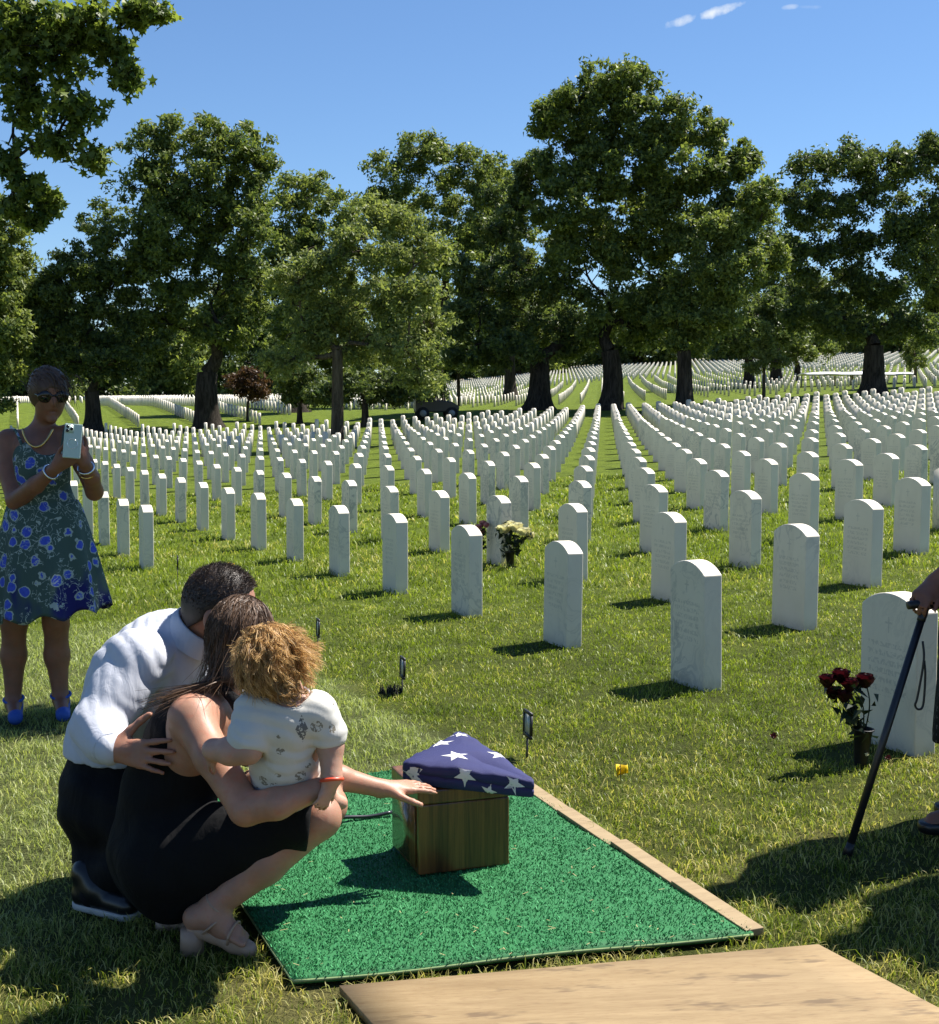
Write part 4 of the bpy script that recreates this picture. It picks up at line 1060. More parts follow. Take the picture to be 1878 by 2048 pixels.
def hand(B, wrist, direction, back, size=1.0, curl=(.25, .3, .35, .4), spread=.16, thumb_side=1, thumb_out=.8, thumb_curl=.3, rw=.024):
    """palm, four fingers of unequal length and a thumb; back = direction the back of the hand faces"""
    x, s, n = basis(direction, back); w = np.asarray(wrist, float); s = s * thumb_side
    L = .088 * size; f = .0088 * size
    knuckle = w + x * L
    B.cone(w, w + x * L * .5 + s * .004, rw, .021 * size, .015)
    for k, o in enumerate((.026, .009, -.009, -.026)): B.cone(w + x * L * .25 + s * o * size * .6, knuckle + s * o * size - n * abs(o) * .08, .014 * size, .0115 * size, .012)
    for k, (o, ln) in enumerate(((.027, .073), (.009, .082), (-.009, .076), (-.026, .060))):
        p = knuckle + s * o * size; a = -curl[k] * .5; dirv = x * math.cos(spread * (1.5 - k)) + s * math.sin(spread * (1.5 - k)); rr_ = f * (1.0, 1.03, 1.0, .88)[k]
        for j, fr in enumerate((.46, .30, .24)):
            a += curl[k] * (1.0, 1.15, .8)[j]
            d = dirv * math.cos(a) - n * math.sin(a); q = p + d * ln * size * fr
            B.cone(p, q, rr_ * (1 - .09 * j), rr_ * (1 - .09 * (j + 1)), .005); p = q
    t0 = w + x * L * .22 + s * .018 * size; d = x * math.cos(thumb_out) + s * math.sin(thumb_out) - n * .25; p = t0 + d * .042 * size
    B.cone(t0, p, .015 * size, .0115 * size, .012)
    for j, ln in enumerate((.032, .026)):
        th = thumb_out * (1 - thumb_curl * (j + 1)); d = x * math.cos(th) + s * math.sin(th) - n * .2; q = p + d * ln * size
        B.cone(p, q, .0105 * size - .001 * j, .0095 * size - .0012 * j, .006); p = q
def ribbons(P, width, r, taper=.25, lift=None):
    """P (n,k,3) hair strands as thin ribbons"""
    n, k, _ = P.shape; T = np.gradient(P, axis=1); T /= np.linalg.norm(T, axis=2, keepdims=True) + 1e-9
    ref = r.normal(size=(n, 1, 3)); S_ = np.cross(T, ref); S_ /= np.linalg.norm(S_, axis=2, keepdims=True) + 1e-9
    w = (width * r.uniform(.5, 1.3, (n, 1)) * np.linspace(1, taper, k)[None])[..., None] * .5
    V_ = np.stack([P - S_ * w, P + S_ * w], 2).reshape(-1, 3)
    o = (np.arange(n) * k * 2)[:, None, None]; j = (np.arange(k - 1) * 2)[None, :, None]
    return V_, [(o + j + np.array([0, 1, 3, 2])[None, None]).reshape(-1, 4)]
def skin_material(name, c, flush=(.0, 0, 0)):
    m, nt, out = new_mat(name); g = NT(nt); tc = g.n("ShaderNodeTexCoord")
    nz = g.noise(tc.outputs["Object"], 16, 4).outputs[0]
    cc = g.mix(g.smooth(nz, .3, .75), [v * .84 for v in c], [min(1, c[0] * 1.12), c[1] * 1.06, c[2] * 1.04])
    cc = g.mix(g.math('MULTIPLY', g.smooth(g.noise(tc.outputs['Object'], 45, 3).outputs[0], .5, .72), .45), cc, [c[0] * 1.05, c[1] * .72, c[2] * .66])
    nrm = g.bump(g.math('ADD', g.noise(tc.outputs["Object"], 420, 2).outputs[0], g.math('MULTIPLY', g.noise(tc.outputs["Object"], 60, 3).outputs[0], 1.6)), .22, .0016)
    g.bsdf(out, cc, .48, nrm, Subsurface_Weight=.12, Subsurface_Scale=.01, Specular_IOR_Level=.35); return m
def cloth_material(name, c, rough=.85, wr=.5, scale=(14, 14, 5), var=.1, trans=0.0):
    m, nt, out = new_mat(name); g = NT(nt); tc = g.n("ShaderNodeTexCoord")
    v = g.mapping(tc.outputs["Object"], scale, (.4, .7, .2)); w = g.noise(v, 1.0, 4, .5, .8).outputs[0]; wv = g.noise(tc.outputs["Object"], 900, 2).outputs[0]
    hgt = g.math('ADD', w, g.math('MULTIPLY', wv, .04))
    cc = g.mix(w, [x * (1 - var) for x in c], [min(1, x * (1 + var)) for x in c])
    b = g.bsdf(out, cc, rough, g.bump(hgt, wr, .02), Specular_IOR_Level=.2)
    if trans:
        t = g.n("ShaderNodeBsdfTranslucent"); g.l(cc, t.inputs[0]); mx = g.n("ShaderNodeMixShader"); mx.inputs[0].default_value = trans
        g.l(b.outputs[0], mx.inputs[1]); g.l(t.outputs[0], mx.inputs[2]); g.l(mx.outputs[0], out.inputs[0])
    return m
def hair_material(name, dark, light, trans=.15, rough=.38):
    m, nt, out = new_mat(name); g = NT(nt); geo = g.n("ShaderNodeNewGeometry")
    f = g.math('ADD', g.math('MULTIPLY', geo.outputs["Random Per Island"], .65), g.math('MULTIPLY', g.noise(geo.outputs["Position"], 26, 2).outputs[0], .4))
    c = g.mix(g.smooth(f, .15, .9), dark, light)
    b = g.bsdf(out, c, rough, None, Specular_IOR_Level=.5)
    t = g.n("ShaderNodeBsdfTranslucent"); g.l(c, t.inputs[0]); mx = g.n("ShaderNodeMixShader"); mx.inputs[0].default_value = trans
    g.l(b.outputs[0], mx.inputs[1]); g.l(t.outputs[0], mx.inputs[2]); g.l(mx.outputs[0], out.inputs[0]); return m
M['skin_man'] = skin_material("skin_man", (.34, .175, .115)); M['skin_woman'] = skin_material("skin_woman", (.38, .205, .135))
M['skin_child'] = skin_material("skin_child", (.44, .265, .19)); M['skin_tan'] = skin_material("skin_tan", (.21, .095, .056))
M['shirt_white'] = cloth_material("shirt_white", (.56, .58, .64), .8, .22, (30, 30, 7), .04, .12)
M['black_cloth'] = cloth_material("black_cloth", (.0035, .0035, .004), .85, .4, (18, 18, 8), .3)
M['trouser_black'] = cloth_material("trouser_black", (.004, .004, .005), .8, .4, (18, 18, 8), .3)
M['hair_brown'] = hair_material("hair_brown", (.040, .021, .012), (.17, .098, .053), .15, .55)
M['hair_short'] = hair_material("hair_short", (.012, .008, .006), (.085, .055, .038), .1, .55)
M['hair_blond'] = hair_material("hair_blond", (.27, .15, .056), (.85, .58, .25), .5, .5)
M['hair_updo'] = hair_material("hair_updo", (.020, .010, .006), (.11, .058, .032), .15, .5)
M['sandal_tan'] = plain("sandal_tan", (.34, .22, .15), .5, .15, 20); M['leather_black'] = plain("leather_black", (.008, .008, .009), .3, .2, 30)
M['sole_pale'] = plain("sole_pale", (.45, .43, .40), .7, .15, 20); M['toenail'] = plain("toenail_polish", (.55, .05, .04), .2, .05, 20)
M['blue_suede'] = plain("blue_suede", (.02, .075, .34), .75, .2, 40, .3, 300); M['gold'] = plain("gold_metal", (.62, .42, .16), .25, .05, 20, Metallic=1.0)
M['silver'] = plain("silver_metal", (.7, .7, .7), .2, .05, 20, Metallic=1.0); M['lens_dark'] = plain("lens_dark", (.008, .006, .006), .06, .1, 10)
M['phone_green'] = plain("phone_case", (.42, .52, .46), .35, .05, 20); M['red_glow'] = plain("glow_red", (.62, .07, .025), .4, .1, 30)  # the red is sunlight through fingers, put into a colour
def part(name, vf, material, root, b, smooth=True):
    v, f = vf
    o = link(name, mesh_from(v, f, smooth), material, root); o.location = -Vector([float(q) for q in b]); return o
def creases(*ks):
    """cloth pulled into sharp valleys"""
    def f(X, Yy, Z):
        r_ = 0
        for (a, b, c, ph, w) in ks:
            g_ = np.abs(np.sin(.5 * (a * X + b * Yy + c * Z) + ph + 1.1 * np.sin(.31 * b * X + .37 * c * Yy - .27 * a * Z + ph)))
            m_ = .5 + .5 * np.sin(11 * X + 9 * Yy + 13 * Z + 3 * ph); r_ = r_ + w * m_ * (.64 - g_)
        return r_.astype(np.float32)
    return f
def waves(amp, *ks):
    def f(X, Yy, Z):
        r_ = 0
        for (a, b, c, ph, w) in ks: r_ = r_ + w * np.sin(a * X + b * Yy + c * Z + ph + 1.3 * np.sin(.37 * b * X + .41 * c * Yy + .29 * a * Z + ph))
        return (amp * r_).astype(np.float32)
    return f
J = at

# ---------------------------------------------------------------- the kneeling woman
def build_kneeling_woman():
    base = ground_at(400, 1850); r = np.random.default_rng(21)
    root = thing("person", "crouching woman in black sleeveless dress, one hand on the urn", "person", base)
    B = Body()
    pel, mid, chest, neck = J(316, 1662, 3.52), J(334, 1550, 3.50), J(388, 1450, 3.50), J(438, 1352, 3.50)
    rs, ls = J(375, 1412, 3.365), J(470, 1415, 3.66)
    head = J(484, 1262, 3.52)
    torso = [(pel, .135), (mid, .118), (chest, .125)]
    B.chain([pel, mid, chest], [.115, .100, .110], .05)
    B.cone(chest, J(420, 1395, 3.50), .115, .08, .05).cone(rs, ls, .052, .052, .05).cone(J(425, 1390, 3.5), neck, .062, .045, .03).cone(neck, J(455, 1300, 3.51), .045, .045, .02)
    B.cone(J(395, 1412, 3.40), J(372, 1480, 3.41), .06, .05, .05)                                  # shoulder blade
    B.ell(head, (.080, .092, .108), .03).ell(head + [.055, .02, -.03], (.045, .055, .07), .03)      # skull and face
    B.ell(head + [.105, .012, -.025], (.014, .012, .018), .012).ell(head + [.088, .01, -.07], (.02, .03, .025), .02)   # nose, chin
    # right arm cradling the child
    el, wr = J(484, 1592, 3.20), J(628, 1553, 3.185)
    B.chain([rs, J(420, 1490, 3.28), el], [.055, .047, .041], .02).chain([el, J(545, 1581, 3.165), wr], [.041, .039, .027], .015)
    hand(B, wr, np.array([.035, .10, .01]), (.6, -.3, -.7), .84, (.5, .55, .6, .6), .05, -1, .5)
    # left arm reaching for the urn
    el2, wr2 = J(600, 1502, 3.64), J(750, 1552, 3.69)
    B.chain([ls, J(535, 1465, 3.68), el2], [.05, .044, .038], .02).chain([el2, J(670, 1532, 3.66), wr2], [.038, .035, .025], .015)
    tip = J(848, 1552, 3.755)
    hand(B, wr2, tip - wr2 + np.array([0, 0, .012]), (-.1, -.25, 1), .98, (.10, .12, .14, .2), .10, -1, .75, .15)
    # legs
    for hip, kn, cf, an, he, ba, to in ((J(310, 1680, 3.42), J(628, 1608, 3.36), J(520, 1700, 3.35), J(425, 1782, 3.335), J(385, 1806, 3.335), J(462, 1838, 3.31), J(490, 1849, 3.30)),
                                        (J(320, 1680, 3.60), J(642, 1585, 3.58), J(520, 1690, 3.55), J(385, 1770, 3.52), J(335, 1790, 3.52), J(410, 1815, 3.50), J(440, 1822, 3.49))):
        B.chain([hip, (hip + kn) / 2 + [0, 0, .0], kn], [.085, .070, .056], .03).chain([kn, cf, an], [.054, .053, .034], .02)
        B.cone(an, he, .033, .030, .02).chain([he, (he + ba) / 2 + [0, 0, .018], ba], [.028, .030, .026], .02)
        B.cone(an, (he + ba * 2) / 3, .028, .026, .02)
        fw = (ba - he) / np.linalg.norm(ba - he); sd = np.cross(fw, [0, 0, 1]); sd /= np.linalg.norm(sd)
        for k in range(5):
            q = ba + sd * (-.026 + .013 * k); B.cone(q, q + fw * (.034, .033, .030, .026, .022)[k if sd[1] > 0 else 4 - k] + [0, 0, -.006], .0105, .0085, .006)
    part("body", B.mesh(.0058), M['skin_woman'], root, base)
    # dress
    D = Body()
    D.chain([pel, mid, chest], [.124, .108, .116], .05).cone(chest, J(420, 1395, 3.50), .112, .07, .05)
    D.cone(J(318, 1690, 3.42), J(602, 1608, 3.36), .110, .072, .04).cone(J(325, 1690, 3.60), J(610, 1590, 3.58), .108, .074, .04).cone(J(600, 1600, 3.36), J(610, 1590, 3.58), .070, .070, .05)
    D.cone(pel, J(338, 1735, 3.48), .118, .095, .06).cone(J(330, 1735, 3.42), J(520, 1660, 3.38), .085, .06, .05).cone(J(330, 1740, 3.55), J(520, 1650, 3.52), .085, .06, .05)
    D.cone(J(292, 1705, 3.5), J(345, 1762, 3.44), .078, .045, .05).cone(J(345, 1762, 3.42), J(450, 1742, 3.39), .042, .035, .04)
    fw = waves(1.0, (38, 22, 30, .3, .0022), (15, 48, -22, 1.2, .0018), (70, -30, 52, 2.2, .0009))
    D.ell(J(432, 1392, 3.33), (.098, .10, .125), .015, 's').ell(J(462, 1330, 3.5), (.10, .2, .05), .02, 's').plane(J(612, 1605, 3.4), (1, 0, -.12))
    part("dress", D.mesh(.009, fw, .007), M['black_cloth'], root, base)
    S = Body(); S.chain([J(436, 1352, 3.415), J(468, 1385, 3.385), J(488, 1430, 3.40), J(486, 1490, 3.43)], [.013, .017, .021, .026], .01)
    part("strap", S.mesh(.005), M['black_cloth'], root, base)
    # hair: a smooth cap and long strands falling over the back
    H = Body(); H.ell(head + [-.014, 0, .012], (.094, .104, .113), .02).cone(head + [-.03, -.02, -.02], J(438, 1335, 3.47), .07, .036, .03).cone(head + [.0, -.05, -.02], J(455, 1330, 3.43), .055, .03, .03)
    H.ell(head + [.10, .02, -.05], (.055, .075, .085), .02, 's')
    part("hair", H.mesh(.005), M['hair_brown'], root, base)
    n, k = 3800, 11; a = r.uniform(0, 2 * math.pi, n); el_ = np.arccos(r.uniform(-.15, 1, n))
    d = np.stack([np.sin(el_) * np.cos(a), np.sin(el_) * np.sin(a), np.cos(el_)], 1); d = d[d[:, 0] < .62]; n = len(d)
    hc = head + [-.014, 0, .012]; R = np.array([.097, .107, .116]); root_p = hc + d * R
    part_line = hc + np.array([.03, .0, .117])
    P = np.zeros((n, k, 3)); tgt = np.stack([r.normal(-.035, .03, n), r.normal(-.03, .05, n), np.full(n, -.125)], 1) + hc
    t = np.linspace(0, 1, k)
    az = np.arctan2(d[:, 1], d[:, 0])
    for j in range(k):
        # slide down the skull towards the nape, then hang
        q = root_p * (1 - t[j]) + tgt * t[j]; v = q - hc; L = np.linalg.norm(v / R, axis=1)[:, None]
        on = hc + v / np.maximum(L, 1e-6) * np.maximum(L, 1.0 + .03 * np.sin(az * 7)[:, None] * t[j])
        P[:, j] = on
    v1, f1 = ribbons(P, .0022, r)
    m_ = 260; st = hc + np.stack([r.normal(-.03, .022, m_), r.normal(-.06, .03, m_), r.normal(-.10, .015, m_)], 1)
    ends = np.array([J(x, y, Y) for x, y, Y in zip(r.normal(328, 26, m_), r.normal(1385, 14, m_), r.normal(3.365, .015, m_))])
    over = np.array([J(x, 1338 + (432 - x) * .12, Y) for x, Y in zip(r.normal(425, 8, m_), r.normal(3.40, .02, m_))])
    Q = np.zeros((m_, 14, 3)); tt = np.linspace(0, 1, 14)
    for j in range(14): Q[:, j] = st * (1 - tt[j]) ** 2 + 2 * over * tt[j] * (1 - tt[j]) + ends * tt[j] ** 2
    v2, f2 = ribbons(Q, .0035, r)
    part("hair_strands", (np.vstack([v1, v2]), [np.vstack([f1[0], f2[0] + len(v1)])]), M['hair_brown'], root, base, False)
    # sandals
    for he, ba, ank in ((J(385, 1806, 3.335), J(462, 1838, 3.31), J(432, 1776, 3.335)), (J(335, 1790, 3.52), J(410, 1815, 3.50), J(392, 1765, 3.52))):
        f_ = (ba - he); f_ /= np.linalg.norm(f_); gnd = float(gz(ba[0], ba[1]))
        so = Body(); so.chain([he - [0, 0, .03], (he + ba) / 2 - [0, 0, .024], ba - [0, 0, .024], ba + f_ * .04 - [0, 0, .026]], [.024, .022, .026, .022], .01)
        o = part("sandal", so.mesh(.004, lambda X, Yy, Z: np.zeros(1, np.float32)), M['sandal_tan'], root, base)
        hb_ = MB(); hx = he - f_ * .012
        hb_.add(*tube([[hx[0], hx[1], gnd - .01], [hx[0], hx[1], he[2] - .03]], [.032, .030], 12))
        part("heel", (np.concatenate(hb_.v), [np.concatenate(hb_.q), np.concatenate(hb_.t)]), M['sandal_tan'], o, (0, 0, 0)).location = (0, 0, 0)
        st_ = MB(); sd = np.cross(f_, [0, 0, 1]); sd /= np.linalg.norm(sd); lean = np.array([.66, .1, .75])
        l1 = np.cross(sd, lean); l1 /= np.linalg.norm(l1); up_ = np.cross(sd, f_)
        for c_, e1_, e2_, rr_ in ((ank, sd, l1, .039), (he + f_ * .055 + [0, 0, .006], sd, up_ * .8 + f_ * .5, .040), (ba - f_ * .004, sd, up_ * .85, .036)):
            aa = np.linspace(0, 2 * math.pi, 24); ring_ = c_ + np.outer(np.cos(aa), e1_) * rr_ + np.outer(np.sin(aa), e2_) * rr_
            st_.tube(ring_, .0036, 6, False)
        part("straps", (np.concatenate(st_.v), [np.concatenate(st_.q)]), M['sandal_tan'], o, (0, 0, 0)).location = (0, 0, 0)
build_kneeling_woman()

# ---------------------------------------------------------------- the man
def build_man():
    base = ground_at(200, 1785); r = np.random.default_rng(22)
    root = thing("person", "man in white dress shirt and black trousers crouching with an arm round the woman", "person", base)
    pel, waist, chest, up = J(218, 1535, 3.80), J(222, 1460, 3.80), J(282, 1345, 3.80), J(322, 1290, 3.79)
    neck, head = J(378, 1252, 3.76), J(434, 1196, 3.73)
    rs, ls = J(272, 1300, 3.62), J(362, 1320, 3.98)
    el, wr = J(190, 1428, 3.50), J(218, 1474, 3.40)
    B = Body()
    B.chain([pel, waist, chest, up], [.105, .100, .125, .105], .05).cone(rs, ls, .060, .065, .05).cone(up, neck, .085, .062, .03).cone(neck, J(402, 1222, 3.75), .060, .060, .02)
    B.ell(head + [.0, 0, .018], (.100, .082, .098), .03).ell(head + [.035, .012, -.05], (.066, .060, .075), .03)
    B.ell(head + [.108, .02, -.02], (.02, .015, .022), .012).ell(head + [.085, .015, -.095], (.025, .03, .025), .02)
    ear = head + np.array([-.012, -.082, -.026])
    B.ell(ear, (.024, .011, .036), .006).ell(ear + [.004, -.011, 0], (.012, .008, .022), .004, 's').ell(ear + [.006, -.001, -.032], (.010, .008, .012), .006)
    B.chain([rs, el, wr], [.06, .048, .032], .02)
    hand(B, wr, J(308, 1489, 3.352) - wr, (-.2, -1, .15), 1.08, (.12, .12, .14, .18), .15, 1, .95, .1, .030)
    B.chain([ls, J(470, 1410, 3.98), J(560, 1440, 3.92)], [.06, .046, .03], .02)
    hand(B, J(560, 1440, 3.92), np.array([.8, -.2, 0]), (0, 0, 1), 1.05, (.3, .3, .3, .3), .1, 1, .7)
    B.chain([J(205, 1560, 3.74), J(330, 1635, 3.62), J(195, 1745, 3.68)], [.095, .066, .045], .03).chain([J(235, 1560, 3.90), J(372, 1620, 3.98), J(240, 1735, 3.96)], [.095, .066, .045], .03)
    part("body", B.mesh(.0066), M['skin_man'], root, base)
    # shirt
    S = Body()
    S.chain([J(218, 1515, 3.80), waist, chest, up], [.122, .120, .145, .125], .05).cone(rs, ls, .075, .072, .05)
    S.chain([rs, J(232, 1365, 3.57), el], [.080, .072, .060], .03).chain([el, J(208, 1456, 3.455), wr - (wr - el) * .06], [.060, .052, .040], .025)
    S.chain([ls, J(470, 1410, 3.98), J(545, 1437, 3.93)], [.075, .06, .045], .03).cone(J(300, 1300, 3.78), J(352, 1258, 3.77), .10, .075, .04)
    S.ell(J(400, 1225, 3.76), (.075, .08, .075), .01, 's')
    S.plane(J(190, 1500, 3.7), (-.12, 0, -1))
    fold = creases((95, 10, 80, .0, .0052), (190, 30, 60, 1.1, .0022))
    part("shirt", S.mesh(.0058, fold, .006), M['shirt_white'], root, base)
    C_ = Body(); C_.cone(wr - (wr - el) * .20, wr - (wr - el) * .02, .0475, .0445, .01).plane(wr - (wr - el) * .03, (wr - el)).plane(wr - (wr - el) * .26, (el - wr))
    part("cuff", C_.mesh(.004, None, .003), M['shirt_white'], root, base)
    # collar: a folded band round the neck
    ax = (J(402, 1222, 3.75) - neck); ax /= np.linalg.norm(ax); s1 = np.cross(ax, [0, 1, 0]); s1 /= np.linalg.norm(s1); s2 = np.cross(ax, s1)
    c0 = J(385, 1243, 3.758); ang = np.linspace(0, 2 * math.pi, 40); V_ = []
    for hgt, rad in ((-.030, .094), (.004, .086), (.024, .080), (.028, .076), (.024, .073), (-.020, .076)):
        V_.append(c0 + ax * hgt + np.outer(np.cos(ang), s1) * rad + np.outer(np.sin(ang), s2) * rad * 1.03 - np.outer(np.clip(np.cos(ang), 0, 1) ** 3, ax) * (.03 if hgt < 0 else 0))
    V_ = np.concatenate(V_); i = np.arange(39)
    part("collar", (V_, [np.concatenate([np.stack([k * 40 + i, k * 40 + i + 1, (k + 1) * 40 + i + 1, (k + 1) * 40 + i], 1) for k in range(5)])]), M['shirt_white'], root, base)
    T = Body()
    T.cone(J(218, 1490, 3.80), J(208, 1570, 3.79), .118, .122, .05).chain([J(200, 1575, 3.74), J(325, 1635, 3.62), J(195, 1748, 3.68)], [.112, .082, .058], .04).chain([J(235, 1570, 3.90), J(368, 1620, 3.98), J(240, 1738, 3.96)], [.11, .08, .056], .04)
    T.cone(J(190, 1600, 3.77), J(190, 1690, 3.73), .082, .060, .05).plane(J(190, 1470, 3.7), (0, 0, 1))
    part("trousers", T.mesh(.009, waves(1.0, (25, 20, 50, .5, .004), (60, -20, 30, 1.0, .002)), .006), M['trouser_black'], root, base)
    bl = MB(); aa = np.linspace(0, 2 * math.pi, 40)
    for (hx, hy, hY, tx, ty, tY) in ((172, 1765, 3.68, 250, 1782, 3.60), (215, 1750, 3.96, 290, 1765, 3.9)):
        sh = Body(); he, to = J(hx, hy, hY), J(tx, ty, tY); g_ = float(gz(he[0], he[1])) + .042; he[2] = g_; to[2] = float(gz(to[0], to[1])) + .03
        sh.cone(he, (he * 2 + to) / 3 + [0, 0, .02], .04, .045, .02).cone(he, to, .04, .036, .02).cone((he * 2 + to) / 3 + [0, 0, .03], he + [0, 0, .06], .042, .045, .02)
        sh.plane((he[0], he[1], g_ - .034), (0, 0, -1)); o = part("shoe", sh.mesh(.005), M['leather_black'], root, base)
        so = Body(); so.cone(he - [0, 0, .03], to - [0, 0, .022], .043, .039, .01).plane(he - [0, 0, .022], (0, 0, 1)).plane(he - [0, 0, .042], (0, 0, -1))
        s2_ = part("sole", so.mesh(.004), M['sole_pale'], o, (0, 0, 0)); s2_.location = (0, 0, 0)
    # short hair
    H = Body(); H.ell(head + [-.003, 0, .020], (.106, .088, .104), .02).ell(head + [-.045, 0, -.02], (.058, .074, .075), .03)
    H.plane(head + [0, 0, -.002], (.50, 0, -.87)).ell(ear + [.008, -.01, -.008], (.030, .04, .040), .012, 's')
    part("hair", H.mesh(.0045), M['hair_short'], root, base)
    n, k = 9000, 4; d = r.normal(size=(n, 3)); d /= np.linalg.norm(d, axis=1)[:, None]
    q = d * [.107, .089, .105] + head + [-.003, 0, .020]
    keep = (((q - head) @ np.array([.50, 0, -.87])) < -.012 * r.random(n)) & (np.linalg.norm((q - ear) / [.03, .05, .045], axis=1) > 1)
    q, d = q[keep], d[keep]; n = len(q); comb = d * .5 + np.array([.55, 0, .15]); P = np.stack([q + comb * .011 * j / 3 + r.normal(size=(n, 3)) * .001 * j for j in range(4)], 1)
    part("hair_strands", ribbons(P, .0022, r), M['hair_short'], root, base, False)
build_man()

# ---------------------------------------------------------------- the child
def child_shirt_material():
    m, nt, out = new_mat("child_shirt"); g = NT(nt); tc = g.n("ShaderNodeTexCoord"); ob = tc.outputs["Object"]
    w = g.noise(g.mapping(ob, (20, 20, 9), (.3, .5, .2)), 1.0, 4, .5, .8).outputs[0]
    vo = g.n("ShaderNodeTexVoronoi"); vo.inputs["Scale"].default_value = 22; g.l(ob, vo.inputs["Vector"])
    nz = g.noise(ob, 120, 3, .6).outputs[0]
    mk = g.math('MULTIPLY', g.math('LESS_THAN', vo.outputs["Distance"], .34), g.math('GREATER_THAN', nz, .50))
    pick = g.n("ShaderNodeSeparateColor"); g.l(vo.outputs["Color"], pick.inputs[0]); mk = g.math('MULTIPLY', mk, g.math('GREATER_THAN', pick.outputs[0], .35))
    c = g.mix(g.math('MULTIPLY', mk, .75), (.55, .54, .50), (.11, .09, .05))
    p = J(593, 1437, 3.12); sep = g.n("ShaderNodeSeparateXYZ"); g.l(ob, sep.inputs[0])
    dx = g.math('ABSOLUTE', g.math('SUBTRACT', sep.outputs[0], float(p[0]))); dz = g.math('ABSOLUTE', g.math('SUBTRACT', sep.outputs[2], float(p[2])))
    blob = g.math('MULTIPLY', g.math('LESS_THAN', g.math('ADD', g.math('MULTIPLY', dx, 2.4), dz), .036), g.math('GREATER_THAN', g.noise(ob, 150, 2).outputs[0], .44))
    c = g.mix(g.math('MULTIPLY', blob, .85), c, (.07, .075, .085))
    g.bsdf(out, c, .9, g.bump(w, .2, .02), Specular_IOR_Level=.15); return m
def build_child():
    base = J(565, 1560, 3.24); r = np.random.default_rng(23)
    root = thing("person", "small child with curly fair hair and printed cream T-shirt held in the woman's arm", "person", base)
    hip, belly, chest, neck, head = J(563, 1530, 3.285), J(562, 1485, 3.245), J(562, 1425, 3.205), J(566, 1368, 3.205), J(534, 1299, 3.185)
    rs, ls = J(503, 1398, 3.175), J(622, 1400, 3.185)
    B = Body()
    B.chain([hip, belly, chest], [.080, .078, .072], .04).cone(rs, ls, .036, .036, .04).cone(chest, neck, .055, .038, .03).cone(neck, head, .036, .045, .02)
    B.ell(head, (.070, .077, .078), .03).ell(head + [-.005, .045, -.03], (.06, .05, .055), .03).ell(head + [-.005, .098, -.02], (.011, .012, .012), .01)
    for s_ in (-1, 1): B.ell(head + [s_ * .080, .01, -.012], (.009, .016, .022), .006)
    e1, w1 = J(487, 1476, 3.135), J(420, 1476, 3.17)
    B.chain([rs, e1], [.036, .034], .02).chain([e1, J(455, 1478, 3.145), w1], [.034, .034, .027], .015)
    hand(B, w1, J(402, 1520, 3.24) - w1, (-.8, -.5, .3), .55, (.35, .35, .4, .4), .1, 1, .6, .3, .024)
    e2, w2 = J(650, 1468, 3.19), J(653, 1530, 3.165)
    B.chain([ls, e2, w2], [.035, .032, .025], .015)
    hand(B, w2, J(638, 1575, 3.15) - w2, (.6, -.7, 0), .55, (.35, .35, .4, .4), .1, 1, .6, .3, .022)
    for a_, b_, c_ in ((J(540, 1540, 3.30), J(500, 1548, 3.44), J(470, 1600, 3.46)), (J(590, 1540, 3.30), J(630, 1530, 3.45), J(640, 1570, 3.5))):
        B.chain([a_, b_, c_], [.052, .042, .03], .02); B.cone(c_, c_ + [.04, .02, -.02], .026, .02, .01)
    part("body", B.mesh(.0055), M['skin_child'], root, base)
    S = Body()
    S.chain([J(560, 1535, 3.275), belly, chest], [.080, .080, .080], .04).cone(rs, ls, .044, .044, .04)
    S.cone(rs, J(490, 1450, 3.15), .046, .050, .02).cone(ls, J(645, 1442, 3.195), .044, .045, .02)
    S.plane(J(560, 1548, 3.2), (.05, 0, -1)).ell(J(572, 1358, 3.18), (.052, .075, .046), .01, 's')
    S.ell(J(482, 1496, 3.13), (.055, .055, .038), .006, 's').ell(J(652, 1484, 3.2), (.05, .05, .045), .006, 's')
    part("shirt", S.mesh(.0045, creases((30, 20, 170, .2, .0042), (120, 30, 190, 1.0, .0024)), .004), child_shirt_material(), root, base)
    nb = []; c = J(571, 1372, 3.185)
    aa = np.linspace(0, 2 * math.pi, 30)
    nb = np.stack([c[0] + .050 * np.cos(aa), c[1] + .05 * np.sin(aa) + .012, c[2] - .016 + .010 * np.cos(aa) + .024 * np.sin(aa)], 1)
    part("neckband", tube(nb, .0055, 6, False), M['shirt_white'], root, base)
    P_ = Body(); P_.cone(J(560, 1530, 3.285), J(565, 1535, 3.30), .078, .076, .03).plane(J(560, 1525, 3.2), (0, 0, 1))
    part("shorts", P_.mesh(.005, None, .008), M['shirt_white'], root, base)
    glow_b = Body(); glow_b.cone(J(640, 1546, 3.20), J(652, 1540, 3.25), .022, .022, .01)
    aa = np.linspace(0, 2 * math.pi, 24); wv = (w2 - e2) / np.linalg.norm(w2 - e2); s1 = np.cross(wv, [0, 1, 0]); s1 /= np.linalg.norm(s1); s2 = np.cross(wv, s1)
    part("finger_glow", tube(w2 + wv * .006 + np.outer(np.cos(aa), s1) * .026 + np.outer(np.sin(aa), s2) * .026, .005, 6, False), M['red_glow'], root, base)  # red ring stands in for sunlight glowing through the fingers
    H = Body(); H.ell(head + [.0, -.004, .006], (.074, .080, .079), .02).ell(head + [.012, -.026, -.050], (.058, .046, .038), .03).ell(head + [0, .10, -.03], (.075, .06, .075), .015, 's')
    part("hair", H.mesh(.004, waves(1.0, (90, 70, 50, 0, .0022), (60, 110, 90, 1, .0018))), M['hair_blond'], root, base)
